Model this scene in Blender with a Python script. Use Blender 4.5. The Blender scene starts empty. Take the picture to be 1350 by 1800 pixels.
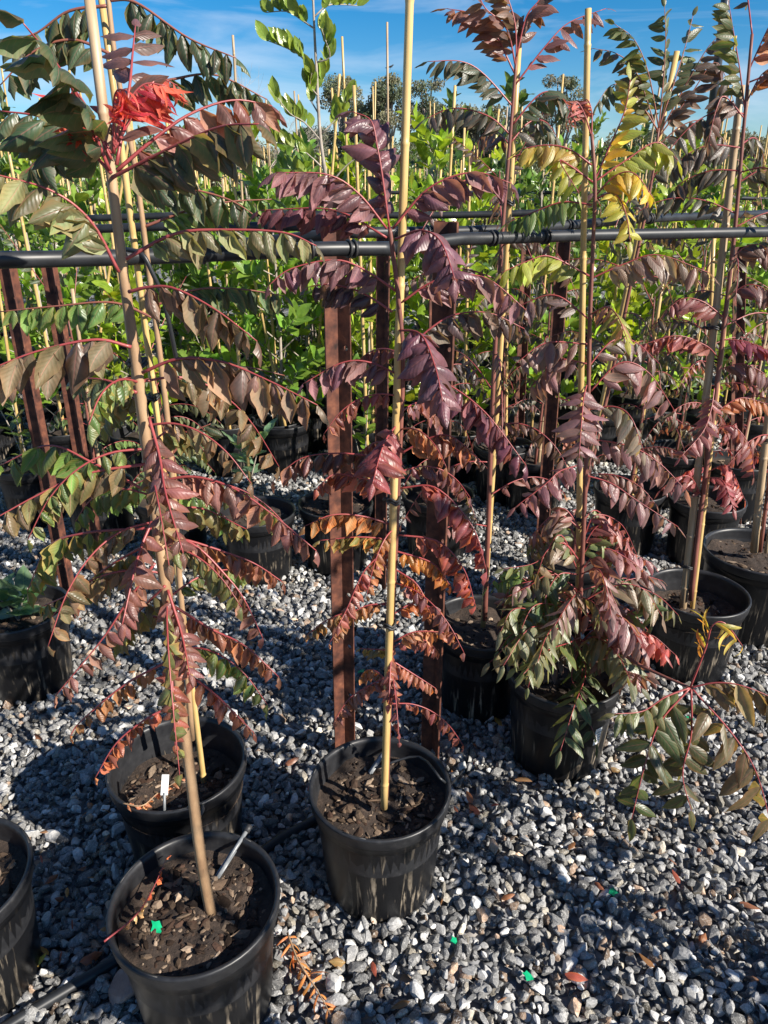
import bpy, bmesh, math, random
import numpy as np
from mathutils import Vector, Matrix, noise

random.seed(7); rng = np.random.default_rng(7)
R = math.radians
scene = bpy.context.scene
COL = scene.collection

# ------------------------------------------------------------------ camera, sky, sun, exposure
CAM = Vector((0, 0, 1.57)); PITCH = R(23.8); FPX = 1300.0
cd = bpy.data.cameras.new('camera'); cam = bpy.data.objects.new('camera', cd); COL.objects.link(cam)
cam.location = CAM; cam.rotation_euler = (R(90) - PITCH, 0, 0)
cd.sensor_fit = 'VERTICAL'; cd.sensor_height = 24; cd.lens = 24 * FPX / 1800
cd.clip_start = 0.02; cd.clip_end = 2000
scene.camera = cam

SUN_AZ, SUN_EL = R(122), R(32)
SUNV = Vector((math.sin(SUN_AZ) * math.cos(SUN_EL), math.cos(SUN_AZ) * math.cos(SUN_EL), math.sin(SUN_EL)))
w = bpy.data.worlds.new('World'); scene.world = w; w.use_nodes = True
nt = w.node_tree; nt.nodes.clear()
out = nt.nodes.new('ShaderNodeOutputWorld'); bg = nt.nodes.new('ShaderNodeBackground')
sky = nt.nodes.new('ShaderNodeTexSky'); sky.sky_type = 'NISHITA'; sky.sun_disc = False
sky.sun_elevation = SUN_EL; sky.sun_rotation = SUN_AZ; sky.altitude = 50; sky.air_density = 1.0; sky.dust_density = 0.1; sky.ozone_density = 5.0
tc = nt.nodes.new('ShaderNodeTexCoord'); mp = nt.nodes.new('ShaderNodeMapping'); mp.inputs['Scale'].default_value = (1.6, 1.6, 9)
ns = nt.nodes.new('ShaderNodeTexNoise'); ns.inputs['Scale'].default_value = 2.2; ns.inputs['Detail'].default_value = 7; ns.inputs['Roughness'].default_value = .55; ns.inputs['Distortion'].default_value = .6
rp = nt.nodes.new('ShaderNodeValToRGB'); rp.color_ramp.elements[0].position = .46; rp.color_ramp.elements[1].position = .80
rp.color_ramp.elements[1].color = (.6, .6, .6, 1)
mx = nt.nodes.new('ShaderNodeMix'); mx.data_type = 'RGBA'; mx.inputs['B'].default_value = (7.5, 8.2, 9.2, 1)
nt.links.new(tc.outputs['Generated'], mp.inputs['Vector']); nt.links.new(mp.outputs[0], ns.inputs['Vector'])
nt.links.new(ns.outputs['Fac'], rp.inputs[0]); nt.links.new(rp.outputs[0], mx.inputs['Factor'])
hs = nt.nodes.new('ShaderNodeHueSaturation'); hs.inputs['Saturation'].default_value = 1.42; hs.inputs['Value'].default_value = 1.0
nt.links.new(sky.outputs[0], hs.inputs['Color']); nt.links.new(hs.outputs[0], mx.inputs['A']); nt.links.new(mx.outputs['Result'], bg.inputs[0])
bg.inputs[1].default_value = 0.057
nt.links.new(bg.outputs[0], out.inputs[0])
sd = bpy.data.lights.new('sun', 'SUN'); sd.energy = 5.0; sd.angle = R(.5); sd.color = (1, .93, .82)
sun = bpy.data.objects.new('sun', sd); COL.objects.link(sun); sun.rotation_euler = SUNV.to_track_quat('Z', 'Y').to_euler()
sun.location = SUNV * 30
vs = scene.view_settings; vs.view_transform = 'Standard'; vs.look = 'None'; vs.exposure = 1.12; vs.gamma = 1; vs.use_curve_mapping = False
try:
    scene.cycles.use_denoising = True
    scene.cycles.max_bounces = 8; scene.cycles.diffuse_bounces = 3; scene.cycles.transmission_bounces = 4; scene.cycles.transparent_max_bounces = 4
except Exception:
    pass

# ------------------------------------------------------------------ pixel helpers (photo pixels 1350 x 1800)
FW = Vector((0, math.cos(PITCH), -math.sin(PITCH))); UP = Vector((0, math.sin(PITCH), math.cos(PITCH)))
def ray(px, py): return FW + Vector((1, 0, 0)) * ((px - 675) / FPX) + UP * ((900 - py) / FPX)
def at_y(px, py, Y):
    d = ray(px, py); return CAM + d * (Y / d.y)
def on_z(px, py, z=0.0):
    d = ray(px, py); return CAM + d * ((z - CAM.z) / d.z)
def depth(p): return (p - CAM).dot(FW)

# ------------------------------------------------------------------ object helpers
def tag(o, label, cat, group=None):
    o['label'] = label; o['category'] = cat
    if group: o['group'] = group
    return o
def link(o, parent=None):
    COL.objects.link(o)
    if parent is not None: o.parent = parent
    return o
def thing(name, label, cat, loc=(0, 0, 0), group=None):
    o = bpy.data.objects.new(name, None); link(o); o.location = loc; o.empty_display_size = .05
    return tag(o, label, cat, group)
def np_mesh(name, V, F, mat=None, smooth=True, uv=None, col=None):
    """V (n,3); F (m,k) same-k faces, or list of such arrays; uv per vertex (n,2); col per vertex (n,4)"""
    Fs = F if isinstance(F, list) and np.ndim(F[0]) == 2 else [F]
    Fs = [np.asarray(f, dtype=np.int32) for f in Fs if len(f)]
    V = np.asarray(V, dtype=np.float32)
    me = bpy.data.meshes.new(name)
    lv = np.concatenate([f.ravel() for f in Fs]); tot = np.concatenate([np.full(len(f), f.shape[1], np.int32) for f in Fs])
    st = np.concatenate([[0], np.cumsum(tot)[:-1]]).astype(np.int32)
    me.vertices.add(len(V)); me.vertices.foreach_set('co', V.ravel())
    me.loops.add(len(lv)); me.loops.foreach_set('vertex_index', lv)
    me.polygons.add(len(tot)); me.polygons.foreach_set('loop_start', st); me.polygons.foreach_set('loop_total', tot)
    me.polygons.foreach_set('use_smooth', np.full(len(tot), smooth, bool))
    if uv is not None:
        l = me.uv_layers.new(name='UVMap'); l.data.foreach_set('uv', np.asarray(uv, np.float32)[lv].ravel())
    if col is not None:
        a = me.color_attributes.new('Col', 'FLOAT_COLOR', 'POINT'); a.data.foreach_set('color', np.asarray(col, np.float32).ravel())
    me.update(calc_edges=True); me.validate()
    if mat: me.materials.append(mat)
    return me
def mobj(name, me, parent=None, loc=None):
    o = bpy.data.objects.new(name, me); link(o, parent)
    if loc is not None: o.location = loc
    return o
class Acc:
    """accumulates quads and triangles into one mesh"""
    def __init__(s): s.V = []; s.Q = []; s.T = []; s.n = 0; s.UV = []; s.C = []
    def add(s, V, Q=None, T=None, uv=None, col=None):
        V = np.asarray(V, float); s.V.append(V)
        if Q is not None and len(Q): s.Q.append(np.asarray(Q) + s.n)
        if T is not None and len(T): s.T.append(np.asarray(T) + s.n)
        if uv is not None: s.UV.append(uv)
        if col is not None: s.C.append(np.tile(np.asarray(col, float), (len(V), 1)) if np.ndim(col) == 1 else col)
        s.n += len(V)
    def mesh(s, name, mat, smooth=True):
        F = []
        if s.Q: F.append(np.concatenate(s.Q))
        if s.T: F.append(np.concatenate(s.T))
        return np_mesh(name, np.concatenate(s.V), F, mat, smooth, np.concatenate(s.UV) if s.UV else None, np.concatenate(s.C) if s.C else None)

def spline(P, n):
    P = [Vector(p) for p in P]
    if len(P) == 2: return [P[0].lerp(P[1], i / (n - 1)) for i in range(n)]
    Q = [P[0] * 2 - P[1]] + P + [P[-1] * 2 - P[-2]]; m = len(P) - 1; o = []
    for i in range(n):
        t = i / (n - 1) * m; k = min(int(t), m - 1); f = t - k
        a, b, c, d = Q[k:k + 4]
        o.append(.5 * ((2 * b) + (c - a) * f + (2 * a - 5 * b + 4 * c - d) * f * f + (3 * b - a - 3 * c + d) * f ** 3))
    return o
def frames(P):
    n = len(P); T = [(P[min(i + 1, n - 1)] - P[max(i - 1, 0)]).normalized() for i in range(n)]
    ref = Vector((0, 0, 1)) if abs(T[0].z) < .9 else Vector((0, 1, 0))
    u = (ref - T[0] * ref.dot(T[0])).normalized(); out = []
    for t in T:
        u = (u - t * u.dot(t)).normalized(); out.append((t, u, t.cross(u)))
    return out
def tube(P, rad, k=8, cap=True):
    """returns V,Q,T arrays of a tube through points P, rad number or list"""
    n = len(P); fr = frames(P); V = []
    rr = rad if hasattr(rad, '__len__') else [rad] * n
    for p, (t, u, s), r in zip(P, fr, rr):
        for j in range(k):
            a = 2 * math.pi * j / k; q = p + (u * math.cos(a) + s * math.sin(a)) * r; V.append((q.x, q.y, q.z))
    Q = [(i * k + j, i * k + (j + 1) % k, (i + 1) * k + (j + 1) % k, (i + 1) * k + j) for i in range(n - 1) for j in range(k)]
    Tt = []
    if cap:
        V.append(tuple(P[0])); V.append(tuple(P[-1])); a = n * k
        Tt = [(a, (j + 1) % k, j) for j in range(k)] + [(a + 1, (n - 1) * k + j, (n - 1) * k + (j + 1) % k) for j in range(k)]
    return np.array(V), Q, Tt
def tube_mesh(name, P, rad, mat, k=8, smooth=True):
    V, Q, T = tube(P, rad, k); return np_mesh(name, V, [Q, T] if T else Q, mat, smooth)
def lathe(prof, k=40):
    """prof list of (r,z) -> V,Q"""
    V = [(r * math.cos(2 * math.pi * j / k), r * math.sin(2 * math.pi * j / k), z) for r, z in prof for j in range(k)]
    n = len(prof)
    Q = [(i * k + j, i * k + (j + 1) % k, (i + 1) * k + (j + 1) % k, (i + 1) * k + j) for i in range(n - 1) for j in range(k)]
    return np.array(V), Q

# ------------------------------------------------------------------ materials
def mat_new(name):
    m = bpy.data.materials.new(name); m.use_nodes = True; t = m.node_tree
    b = t.nodes['Principled BSDF']; return m, t, b
def N(t, typ, **kw):
    n = t.nodes.new(typ)
    for k, v in kw.items(): setattr(n, k, v)
    return n
def L(t, a, b): t.links.new(a, b)
def mixc(t, fac, a, b, blend='MIX'):
    n = N(t, 'ShaderNodeMix', data_type='RGBA', blend_type=blend)
    for sock, v in (('Factor', fac), ('A', a), ('B', b)):
        if hasattr(v, 'is_linked') or hasattr(v, 'links'): L(t, v, n.inputs[sock])
        elif sock == 'Factor': n.inputs[sock].default_value = v
        else: n.inputs[sock].default_value = (*v, 1) if len(v) == 3 else v
    return n.outputs['Result']
def math_(t, op, a, b=None, c=None, clamp=False):
    n = N(t, 'ShaderNodeMath', operation=op, use_clamp=clamp)
    for i, v in enumerate((a, b, c)):
        if v is None: continue
        if hasattr(v, 'links'): L(t, v, n.inputs[i])
        else: n.inputs[i].default_value = v
    return n.outputs[0]
def noise_(t, scale, detail=4, rough=.5, vec=None, dist=0):
    n = N(t, 'ShaderNodeTexNoise'); n.inputs['Scale'].default_value = scale; n.inputs['Detail'].default_value = detail
    n.inputs['Roughness'].default_value = rough; n.inputs['Distortion'].default_value = dist
    if vec is not None: L(t, vec, n.inputs['Vector'])
    return n.outputs['Fac']
def ramp(t, fac, stops):
    n = N(t, 'ShaderNodeValToRGB'); e = n.color_ramp.elements
    while len(e) < len(stops): e.new(.5)
    for x, (p, c) in zip(e, stops): x.position = p; x.color = (*c, 1) if len(c) == 3 else c
    L(t, fac, n.inputs[0]); return n.outputs[0]
def objco(t): return N(t, 'ShaderNodeTexCoord').outputs['Object']
def bump(t, b, h, strength=.3, dist=.002):
    n = N(t, 'ShaderNodeBump'); n.inputs['Strength'].default_value = strength; n.inputs['Distance'].default_value = dist
    L(t, h, n.inputs['Height']); L(t, n.outputs[0], b.inputs['Normal']); return n

def leaf_material(name, source, rough=.36, trans=.3, vein=(.30, .12, .10), veinamt=.45, back=1.5, spec=.5, edgecol=(.50, .17, .05)):
    m, t, b = mat_new(name)
    if source == 'object':
        oi = N(t, 'ShaderNodeObjectInfo'); c = oi.outputs['Color']; al = oi.outputs['Alpha']
    else:
        at = N(t, 'ShaderNodeAttribute', attribute_name='Col'); c = at.outputs['Color']; al = at.outputs['Alpha']
    uvn = N(t, 'ShaderNodeUVMap'); sep = N(t, 'ShaderNodeSeparateXYZ'); L(t, uvn.outputs[0], sep.inputs[0])
    u = math_(t, 'ABSOLUTE', math_(t, 'SUBTRACT', sep.outputs['X'], .5)); v = sep.outputs['Y']
    nz = noise_(t, 30, 4, .6, N(t, 'ShaderNodeNewGeometry').outputs['Position'])
    base = mixc(t, 1.0, c, ramp(t, nz, [(.3, (.62, .66, .62)), (.7, (1.32, 1.25, 1.3))]), 'MULTIPLY')
    # coloured margin, amount in alpha
    ed = math_(t, 'SMOOTH_MIN', 1.0, math_(t, 'MULTIPLY_ADD', math_(t, 'ADD', u, math_(t, 'MULTIPLY', nz, .35)), 3.2, -1.35), .1)
    ed = math_(t, 'MULTIPLY', math_(t, 'MAXIMUM', ed, 0.0), al, clamp=True)
    base = mixc(t, ed, base, edgecol)
    # veins
    mid = math_(t, 'LESS_THAN', u, .022)
    w_ = math_(t, 'FRACT', math_(t, 'MULTIPLY', math_(t, 'SUBTRACT', v, math_(t, 'MULTIPLY', u, .55)), 8.0))
    side = math_(t, 'LESS_THAN', math_(t, 'ABSOLUTE', math_(t, 'SUBTRACT', w_, .5)), .07)
    vv = math_(t, 'MAXIMUM', math_(t, 'MULTIPLY', mid, veinamt), math_(t, 'MULTIPLY', side, veinamt * .28))
    base = mixc(t, vv, base, vein)
    geo = N(t, 'ShaderNodeNewGeometry')
    bk = mixc(t, 1.0, base, (back, back * 1.05, back * .9), 'MULTIPLY')
    basec = mixc(t, geo.outputs['Backfacing'], base, bk)
    L(t, basec, b.inputs['Base Color']); b.inputs['Specular IOR Level'].default_value = spec
    rg = math_(t, 'ADD', math_(t, 'MULTIPLY', geo.outputs['Backfacing'], .25), math_(t, 'MULTIPLY_ADD', nz, .3, rough - .15))
    L(t, rg, b.inputs['Roughness'])
    h = math_(t, 'ADD', math_(t, 'MULTIPLY', math_(t, 'ABSOLUTE', math_(t, 'SUBTRACT', w_, .5)), .8), math_(t, 'MULTIPLY', math_(t, 'MINIMUM', u, .08), 9.0))
    bump(t, b, h, .45, .0012)
    tr = N(t, 'ShaderNodeBsdfTranslucent')
    tcx = mixc(t, 1.0, basec, (2.4, 2.0, 1.1), 'MULTIPLY'); L(t, tcx, tr.inputs['Color'])
    ms = N(t, 'ShaderNodeMixShader'); ms.inputs[0].default_value = trans
    L(t, b.outputs[0], ms.inputs[1]); L(t, tr.outputs[0], ms.inputs[2])
    L(t, ms.outputs[0], t.nodes['Material Output'].inputs[0])
    return m
M = {}
M['leaf'] = leaf_material('compound_leaf', 'object', rough=.42, spec=.55)
M['leaf_v'] = leaf_material('compound_leaf_mass', 'attr', rough=.42, spec=.55)
M['green'] = leaf_material('glossy_green_leaf', 'object', rough=.3, trans=.3, vein=(.25, .35, .1), veinamt=.35, back=1.3)
M['green_v'] = leaf_material('glossy_green_leaf_mass', 'attr', rough=.3, trans=.3, vein=(.25, .35, .1), veinamt=.35, back=1.3)

def simple(name, stops, scale=20, rough=.5, bumpst=.2, bd=.002, detail=5, spec=.5, stretch=None, bscale=None):
    m, t, b = mat_new(name); co = objco(t)
    if stretch:
        mp = N(t, 'ShaderNodeMapping'); mp.inputs['Scale'].default_value = stretch; L(t, co, mp.inputs[0]); co = mp.outputs[0]
    f = noise_(t, scale, detail, .6, co); L(t, ramp(t, f, stops), b.inputs['Base Color'])
    b.inputs['Roughness'].default_value = rough; b.inputs['Specular IOR Level'].default_value = spec
    bump(t, b, noise_(t, bscale or scale * 3, 4, .6, co), bumpst, bd)
    return m
M['rachis'] = simple('red_leaf_stalk', [(.3, (.20, .028, .032)), (.7, (.30, .065, .06))], 12, .4)
M['rachis_brown'] = simple('brown_leaf_stalk', [(.3, (.16, .055, .04)), (.7, (.26, .09, .06))], 12, .45)
M['bark'] = simple('young_bark', [(.25, (.17, .095, .05)), (.5, (.30, .185, .10)), (.8, (.42, .29, .17))], 30, .65, .5, .0015, stretch=(1, 1, .35))
M['bark_red'] = simple('reddish_young_bark', [(.25, (.10, .032, .025)), (.6, (.18, .062, .045)), (.85, (.24, .13, .085))], 26, .55, .4, .0012, stretch=(1, 1, .35))
M['bark_grey'] = simple('grey_bark', [(.3, (.20, .17, .14)), (.7, (.36, .31, .26))], 20, .8, .5, .002)
M['bamboo'] = simple('bamboo', [(.25, (.33, .20, .07)), (.5, (.47, .32, .125)), (.8, (.56, .41, .19))], 14, .38, .15, .001, stretch=(6, 6, .6))
M['bamboo_old'] = simple('weathered_bamboo', [(.25, (.22, .15, .085)), (.5, (.35, .25, .15)), (.8, (.46, .35, .23))], 14, .5, .2, .001, stretch=(6, 6, .6))
M['rust'] = simple('rusted_steel', [(.3, (.022, .010, .008)), (.48, (.075, .027, .018)), (.62, (.13, .047, .027)), (.8, (.24, .10, .055))], 30, .75, .5, .0012, detail=7, spec=.3)
M['poly'] = simple('black_poly_pipe', [(.3, (.010, .011, .013)), (.7, (.024, .026, .03))], 25, .42, .06, .0005, spec=.4)
M['tie'] = simple('black_rubber', [(.3, (.012, .012, .013)), (.7, (.03, .03, .032))], 60, .55)
M['grey_plastic'] = simple('grey_plastic', [(.3, (.10, .11, .12)), (.7, (.20, .21, .22))], 60, .4)
M['white_tag'] = simple('white_plastic_label', [(.3, (.70, .70, .68)), (.7, (.82, .82, .80))], 60, .4, .05)
M['green_tag'] = simple('green_plastic', [(.3, (.0, .26, .11)), (.7, (.01, .36, .16))], 60, .35, .05)
M['dark_metal'] = simple('dark_painted_metal', [(.3, (.03, .038, .05)), (.7, (.06, .07, .085))], 8, .35, .05)
M['leaf_dry'] = simple('dry_leaf', [(.3, (.26, .10, .03)), (.6, (.42, .19, .07)), (.85, (.5, .3, .14))], 40, .7, .4, .002)
M['twig'] = simple('dry_twig', [(.3, (.22, .13, .07)), (.7, (.36, .24, .14))], 30, .8)
M['rock'] = simple('brown_rock', [(.25, (.20, .12, .10)), (.5, (.32, .20, .16)), (.8, (.45, .36, .33))], 14, .8, .6, .006)

def pot_material():
    m, t, b = mat_new('black_nursery_plastic'); co = objco(t)
    oi = N(t, 'ShaderNodeObjectInfo')
    off = N(t, 'ShaderNodeVectorMath', operation='ADD'); L(t, co, off.inputs[0])
    cmb = N(t, 'ShaderNodeCombineXYZ'); L(t, math_(t, 'MULTIPLY', oi.outputs['Random'], 9.0), cmb.inputs[0]); L(t, cmb.outputs[0], off.inputs[1])
    mp = N(t, 'ShaderNodeMapping'); mp.inputs['Scale'].default_value = (75, 75, 3.4); L(t, off.outputs[0], mp.inputs[0])
    st = noise_(t, 1.0, 6, .62, mp.outputs[0], .4)
    pt = noise_(t, 7, 4, .6, off.outputs[0])
    fine = noise_(t, 90, 4, .7, off.outputs[0])
    sep = N(t, 'ShaderNodeSeparateXYZ'); L(t, co, sep.inputs[0])
    lowz = math_(t, 'MULTIPLY_ADD', sep.outputs['Z'], -5.2, 1.42, clamp=True)      # splashed mud streaks below the rim
    s = math_(t, 'MULTIPLY_ADD', st, 12, -6.5, clamp=True)
    s = math_(t, 'MULTIPLY', s, math_(t, 'MULTIPLY_ADD', pt, 4.2, -1.85, clamp=True))
    s = math_(t, 'MULTIPLY', s, lowz)
    dust = math_(t, 'MULTIPLY_ADD', fine, .5, -.16, clamp=True)
    c = mixc(t, dust, (.005, .0053, .0064), (.015, .015, .0163))
    c = mixc(t, math_(t, 'MULTIPLY', s, .95), c, (.36, .30, .225))
    L(t, c, b.inputs['Base Color'])
    L(t, math_(t, 'MULTIPLY_ADD', s, .4, math_(t, 'MULTIPLY_ADD', pt, .25, .24)), b.inputs['Roughness']); b.inputs['Specular IOR Level'].default_value = .32
    bump(t, b, math_(t, 'ADD', fine, math_(t, 'MULTIPLY', s, 1.5)), .15, .0008)
    return m
M['pot'] = pot_material()
M['rim'] = simple('black_rim_plastic', [(.3, (.011, .0115, .0135)), (.6, (.019, .0195, .022)), (.86, (.045, .045, .046))], 55, .42, .12, .0006, spec=.4)
def soil_material():
    m, t, b = mat_new('potting_mix'); co = objco(t)
    f = noise_(t, 60, 8, .7, co); g = noise_(t, 9, 3, .5, co)
    c = ramp(t, f, [(.28, (.010, .007, .005)), (.5, (.032, .021, .015)), (.72, (.09, .06, .042)), (.86, (.22, .16, .11))])
    c = mixc(t, math_(t, 'MULTIPLY_ADD', g, 2.4, -.9, clamp=True), c, (.035, .023, .017), 'MIX')
    L(t, c, b.inputs['Base Color']); b.inputs['Roughness'].default_value = .95
    bump(t, b, noise_(t, 130, 6, .7, co), .9, .006)
    return m
M['soil'] = soil_material()
def attr_material(name, rough=.85, nscale=120, bs=.4, bd=.002, spec=.35, vein=.45):
    m, t, b = mat_new(name); at = N(t, 'ShaderNodeAttribute', attribute_name='Col'); co = objco(t)
    n1 = noise_(t, nscale, 6, .65, co); n2 = noise_(t, nscale * .35, 3, .5, co, 1.5)
    c = mixc(t, 1.0, at.outputs['Color'], ramp(t, n1, [(.3, (.62, .62, .63)), (.55, (1, 1, 1)), (.75, (1.3, 1.28, 1.25))]), 'MULTIPLY')
    c = mixc(t, math_(t, 'MULTIPLY', math_(t, 'LESS_THAN', math_(t, 'ABSOLUTE', math_(t, 'SUBTRACT', n2, .52)), .012), vein), c, (.62, .61, .58))
    L(t, c, b.inputs['Base Color']); b.inputs['Roughness'].default_value = rough; b.inputs['Specular IOR Level'].default_value = spec
    bump(t, b, n1, bs, bd); return m
M['stone'] = attr_material('crushed_stone', .72, 170, .5, .0016)
M['chips'] = attr_material('bark_chips', .95, 200, .4, .001, spec=.1, vein=0.)
def ground_material():
    m, t, b = mat_new('gravel_bed'); co = objco(t)
    vo = N(t, 'ShaderNodeTexVoronoi'); vo.inputs['Scale'].default_value = 38; L(t, co, vo.inputs['Vector'])
    sp = N(t, 'ShaderNodeSeparateColor'); L(t, vo.outputs['Color'], sp.inputs[0])
    c = ramp(t, sp.outputs[0], [(.0, (.05, .055, .065)), (.5, (.16, .165, .18)), (.85, (.30, .30, .30)), (1, (.28, .22, .17))])
    L(t, c, b.inputs['Base Color']); b.inputs['Roughness'].default_value = .85
    bump(t, b, math_(t, 'MULTIPLY', vo.outputs['Distance'], -1.0), 1.0, .02); return m
M['ground'] = ground_material()

# ------------------------------------------------------------------ ground and gravel
def ground():
    V = np.array([(-900, -200, 0), (900, -200, 0), (900, 1500, 0), (-900, 1500, 0)], float); V[:, 2] = -.012
    o = mobj('ground', np_mesh('ground', V, np.array([[0, 1, 2, 3]]), M['ground'])); o['kind'] = 'structure'
    tag(o, 'flat bed of grey gravel under the nursery pots', 'ground'); return o
ground()

def icosphere(sub):
    bm = bmesh.new(); bmesh.ops.create_icosphere(bm, subdivisions=sub, radius=1)
    V = np.array([v.co[:] for v in bm.verts]); F = np.array([[v.index for v in f.verts] for f in bm.faces]); bm.free(); return V, F
def stone_template(sub, g):
    V, F = icosphere(sub)
    V = V * (1 + g.normal(0, .05, (len(V), 1)))
    for _ in range(13 if sub > 1 else 6):                 # chop with random planes -> broken facets
        n = g.normal(size=3); n /= np.linalg.norm(n); d = g.uniform(.40, .84)
        k = V @ n - d; V = V - np.outer(np.maximum(k, 0) * .96, n)
    V = V * np.array([1, g.uniform(.6, .92), g.uniform(.42, .75)])
    return V - V.mean(0), F
def rot_mats(n, tilt, g):
    a = g.uniform(0, 2 * np.pi, n); b = g.normal(0, tilt, n); c = g.normal(0, tilt, n)
    ca, sa, cb, sb, cc, sc = np.cos(a), np.sin(a), np.cos(b), np.sin(b), np.cos(c), np.sin(c)
    Z = np.zeros(n); O = np.ones(n)
    Rz = np.stack([ca, -sa, Z, sa, ca, Z, Z, Z, O], 1).reshape(n, 3, 3)
    Rx = np.stack([O, Z, Z, Z, cb, -sb, Z, sb, cb], 1).reshape(n, 3, 3)
    Ry = np.stack([cc, Z, sc, Z, O, Z, -sc, Z, cc], 1).reshape(n, 3, 3)
    return Rz @ Rx @ Ry
POT_FOOT = []      # (x,y,r) filled below, so that no stones lie inside the pots
def gravel(specs, feet):
    Vs, Fs, Cs, nv = [], [], [], 0
    for (y0, y1, sp, smin, smax, sub, layers, margin) in specs:
        for layer in range(layers):
            s = sp * (1 if layer == 0 else 1.75)
            ys = np.arange(y0, y1, s)
            pts = []
            for j, y in enumerate(ys):
                hw = .52 * (y * math.cos(PITCH) + 1.57 * math.sin(PITCH)) + margin
                xs = np.arange(-hw, hw, s) + (s / 2 if j % 2 else 0)
                pts.append(np.stack([xs, np.full(len(xs), y)], 1))
            P = np.concatenate(pts); P = P + rng.uniform(-.55 * s, .55 * s, P.shape)
            keep = np.ones(len(P), bool)
            for fx, fy, fr in feet: keep &= (P[:, 0] - fx) ** 2 + (P[:, 1] - fy) ** 2 > (fr - .008) ** 2
            P = P[keep]; n = len(P)
            size = np.clip(rng.lognormal(math.log((smin + smax) / 2), .33, n), smin * .6, smax * 1.5) / 2
            lump = .006 * np.sin(P[:, 0] * 9 + 1.3) * np.sin(P[:, 1] * 8) + .004 * np.sin(P[:, 0] * 23 + P[:, 1] * 17)
            z = (.001 if layer == 0 else .011) + rng.uniform(-.004, .009, n) + lump
            tpl = [stone_template(sub, rng) for _ in range(14)]; which = rng.integers(0, 14, n)
            RM = rot_mats(n, .7, rng)
            g = np.clip(rng.lognormal(math.log(.165), .52, n), .04, .55); hue = rng.random(n)
            C = np.stack([g * 1.0, g * .995, g * .99, np.ones(n)], 1)
            br = hue < .06; C[br, :3] = np.stack([g[br] * 1.25, g[br] * .86, g[br] * .6], 1)
            be = (hue > .06) & (hue < .16); C[be, :3] = np.stack([g[be] * 1.35, g[be] * 1.22, g[be] * 1.0], 1)
            wh = hue > .955; C[wh, :3] = rng.uniform(.45, .62, (wh.sum(), 1)) * np.array([1, .98, .95])
            for k in range(14):
                id_ = np.where(which == k)[0]
                if not len(id_): continue
                tv, tf = tpl[k]
                vv = np.einsum('nij,vj->nvi', RM[id_], tv) * size[id_][:, None, None]
                vv += np.concatenate([P[id_], z[id_][:, None]], 1)[:, None, :]
                ff = tf[None] + (np.arange(len(id_)) * len(tv))[:, None, None] + nv
                Vs.append(vv.reshape(-1, 3)); Fs.append(ff.reshape(-1, 3)); Cs.append(np.repeat(C[id_], len(tv), 0)); nv += len(id_) * len(tv)
    me = np_mesh('gravel', np.concatenate(Vs), np.concatenate(Fs), M['stone'], False, None, np.concatenate(Cs))
    o = mobj('gravel', me); o['kind'] = 'stuff'
    tag(o, 'loose crushed grey gravel covering the ground', 'gravel'); return o

# ------------------------------------------------------------------ pots
def pot_profile(D, H):
    r = D / 2
    return ([(0, .002), (r * .74, .002), (r * .78, .006), (r * .80, .02), (r * .90, H - .06), (r * .905, H - .052), (r * .945, H - .050), (r * .95, H - .03)],
            [(r * .95, H - .032), (r * .985, H - .026), (r * .99, H - .006), (r * 1.0, H - .002), (r * .992, H + .003), (r * .96, H + .003), (r * .935, H - .001),
             (r * .925, H - .010), (r * .93, H - .013), (r * .92, H - .018), (r * .926, H - .022), (r * .915, H - .028), (r * .92, H - .032), (r * .905, H - .040), (r * .87, H - .13)])
CHIPCOL = [(.03, .02, .015), (.05, .033, .024), (.085, .058, .04), (.14, .10, .07), (.22, .165, .12), (.018, .013, .011), (.06, .036, .026)]
_soil_cache = {}
def soil_meshes(D, drop, detail, seed):
    key = (round(D, 3), round(drop, 3), detail, seed)
    if key in _soil_cache: return _soil_cache[key]
    g = np.random.default_rng(seed + 50); r = D / 2 * .905; k = 36; rings = 12 if detail else 5
    V = [(0, 0, 0)]; F = []; ph = g.uniform(0, 6, 4)
    def hh(x, y):
        return (noise.noise(Vector((x * 11 + seed, y * 11, seed * 1.7))) * .022 + noise.noise(Vector((x * 38, y * 38 + seed, 3))) * .007)
    for i in range(1, rings + 1):
        for j in range(k):
            a = 2 * math.pi * j / k; q = r * i / rings; x, y = q * math.cos(a), q * math.sin(a); V.append((x, y, hh(x, y)))
    T = [(0, 1 + j, 1 + (j + 1) % k) for j in range(k)]
    Q = [(1 + (i - 1) * k + j, 1 + i * k + j, 1 + i * k + (j + 1) % k, 1 + (i - 1) * k + (j + 1) % k) for i in range(1, rings) for j in range(k)]
    V[0] = (0, 0, hh(0, 0))
    me = np_mesh('potting_mix', np.array(V), [np.array(Q), np.array(T)], M['soil'])
    ch = None
    n = detail
    if n:
        A = Acc(); tv, tf = icosphere(1)
        for _ in range(n):
            s = min(.011, g.lognormal(math.log(.0030), .62)); q = (r * .93 - 2.4 * s) * math.sqrt(g.random()); a = g.uniform(0, 6.28); x, y = q * math.cos(a), q * math.sin(a)
            vv = (tv * (1 + g.normal(0, .18, tv.shape))) * np.array([s * g.uniform(1, 2.4), s, s * g.uniform(.25, .7)])
            m = np.array((Matrix.Rotation(a * 7 + g.uniform(0, 6), 3, 'Z') @ Matrix.Rotation(g.normal(0, .5), 3, 'X')).to_3x3())
            vv = vv @ m.T + np.array([x, y, hh(x, y) + s * .25])
            A.add(vv, None, tf, None, np.array((*(np.array(CHIPCOL[g.integers(0, 7)]) * g.uniform(.6, 1.4)), 1)))
        ch = A.mesh('bark_chips', M['chips'], False)
    _soil_cache[key] = (me, ch); return me, ch
_pot_cache = {}
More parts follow.
